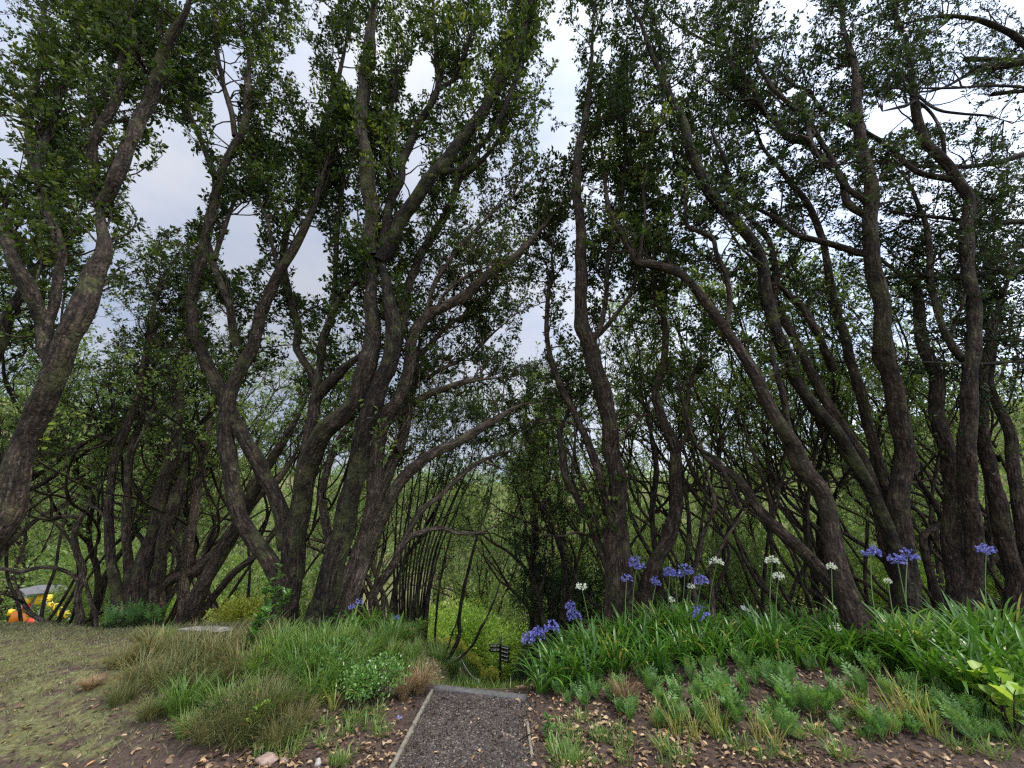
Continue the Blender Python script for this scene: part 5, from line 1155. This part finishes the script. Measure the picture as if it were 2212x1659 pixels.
def rope_fence():
    pts_ = [at(992, 1478, 12.6), at(1033, 1488, 12.0), at(1052, 1496, 11.6)]; b = gl(*pts_[0][:2]); root = empty('rope_fence', tuple(b), 'low rope fence on two white posts beyond the timber step', 'fence'); tops = []
    for p_ in pts_[:2]:
        g0 = gl(*p_[:2]); mb = MB(); n = np.array([[g0 - [0, 0, .1], g0 + [0, 0, .36]]], float); mb.add(*tubes(n, np.array([.022]), np.array([.022]), 8)); mb.build('post', M['whitepaint'], root, off=b); tops.append(g0 + [0, 0, .33])
    tops.append(gl(*pts_[2][:2]) + [0, 0, .3]); tops.insert(0, tops[0] + np.array([-.8, .3, .05])); C = []
    for i in range(3):
        t = np.linspace(0, 1, 9)[:, None]; C.append(tops[i] * (1 - t) + tops[i + 1] * t - np.array([0, 0, .1]) * 4 * t * (1 - t))
    mb = MB(); mb.add(*tubes(np.concatenate(C)[None], np.array([.012]), np.array([.012]), 6)); mb.build('rope', M['rope'], root, off=b)
rope_fence()
def garden_light():
    c = at(1607, 1318, 9.0); x, y = c[0], c[1]; z = gz(x, y); root = empty('garden_light', (x, y, z), 'garden light with a slanted white cap behind the agapanthus', 'lamp'); H = c[2] - z
    mb = MB(); mb.add(*tubes(np.array([[[0, 0, -.1], [0, 0, H - .06]]]), np.array([.035]), np.array([.035]), 12)); mb.build('post', M['steel'], root)
    mb = MB(); th = np.arange(16) * math.pi / 8; rings = [(.10, -.035), (.105, -.02), (.095, .0), (.07, .03), (.035, .05), (.002, .055)]
    V = np.array([[r_ * math.cos(a), r_ * math.sin(a), H + z_ + .03 - .28 * r_ * math.cos(a)] for r_, z_ in rings for a in th]); j = np.arange(5)[:, None] * 16; k = np.arange(16)[None]; k2 = (k + 1) % 16
    mb.add(V, np.stack([j + k, j + k2, j + 16 + k2, j + 16 + k], -1).reshape(-1, 4)); mb.build('cap', M['whitepaint'], root)
garden_light()
def play():
    Y = 20.0
    def L(u, v, y=Y): return at(u, v, y)
    b = L(85, 1350); z = gz(b[0], b[1]); base = np.array([b[0], b[1], z]); root = empty('play_tower', tuple(base), 'play tower with red and orange panels under a grey shade canopy beyond the lawn', 'play equipment')
    k_ = Y / 1.17 / FPX                                  # metres per reading-grid pixel there
    def rel(u, v, dy=0): return L(u, v, Y + dy) - base
    for u in (62, 84, 105):
        p1 = rel(u, 1276, .3 * (u % 3)); mb = MB(); mb.add(*tubes(np.array([[[p1[0], p1[1], -.2], p1]]), np.array([.05]), np.array([.05]), 8)); mb.build('post', M['steel'], root)
    c0, c1 = rel(60, 1281), rel(107, 1273); n = 12; t = np.linspace(0, 1, n); mb = MB(); V = []
    for i in range(n):
        for s_ in (-1, 0, 1):
            for dz in (0, .03): V.append([c0[0] + (c1[0] - c0[0]) * t[i], c0[1] + s_ * .9, c0[2] + .32 * math.sin(math.pi * t[i]) * (1 - .3 * abs(s_)) + dz])
    V = np.array(V).reshape(n, 3, 2, 3); id_ = np.arange(n * 6).reshape(n, 3, 2); F = []
    for i in range(n - 1):
        for s_ in range(2): F += [[id_[i, s_, 1], id_[i + 1, s_, 1], id_[i + 1, s_ + 1, 1], id_[i, s_ + 1, 1]], [id_[i, s_, 0], id_[i, s_ + 1, 0], id_[i + 1, s_ + 1, 0], id_[i + 1, s_, 0]]]
    mb.add(V.reshape(-1, 3), F); mb.build('canopy', M['grey'], root, smooth=False)
    for col, part, u, v, w_, h_, rz in (('red', 'roof_panel', 61, 1310, 16, 9, .3), ('orange', 'side_panel', 35, 1334, 17, 26, .4), ('orange', 'side_panel', 50, 1338, 21, 24, -.3), ('red', 'slide', 69, 1347, 15, 22, .2), ('yellow', 'barrier_panel', 95, 1295, 26, 18, .25), ('yellow', 'barrier_panel', 61, 1298, 20, 9, -.2), ('yellow', 'barrier_panel', 24, 1323, 9, 11, .1)):
        p_ = rel(u, v); mb = MB(); box_mb(mb, p_, (w_ * k_, .12, h_ * k_), rz); mb.build(part, M[col], root, smooth=False)
    base2 = gl(*L(118, 1350, 19.2)[:2]); root2 = empty('climbing_arch', tuple(base2), 'curved climbing rail with yellow grips right of the play tower', 'play equipment')
    A = np.array([L(u, v, 19.2) - base2 for u, v in ((92, 1300), (108, 1305), (121, 1308), (134, 1318), (146, 1327), (152, 1345))]); C = catmull(A, .1)[None]; mb = MB(); mb.add(*tubes(C, np.array([.05]), np.array([.05]), 8)); mb.build('rail', M['steel'], root2)
    for u, v in ((108, 1307), (121, 1311), (133, 1318), (130, 1325), (145, 1327)):
        p_ = L(u, v, 19.1) - base2; mb = MB(); th = np.linspace(0, 6.28, 12, endpoint=False); ph = np.linspace(.05, 3.09, 8); d_ = np.stack([np.sin(ph)[:, None] * np.cos(th), np.sin(ph)[:, None] * np.sin(th), np.cos(ph)[:, None] + 0 * th], -1)
        j = np.arange(7)[:, None] * 12; k = np.arange(12)[None]; k2 = (k + 1) % 12; mb.add((p_ + d_ * np.array([.13, .06, .15])).reshape(-1, 3), np.stack([j + k, j + 12 + k, j + 12 + k2, j + k2], -1).reshape(-1, 4)); mb.build('grip', M['yellow'], root2)
play()
print("objects", len(bpy.data.objects))
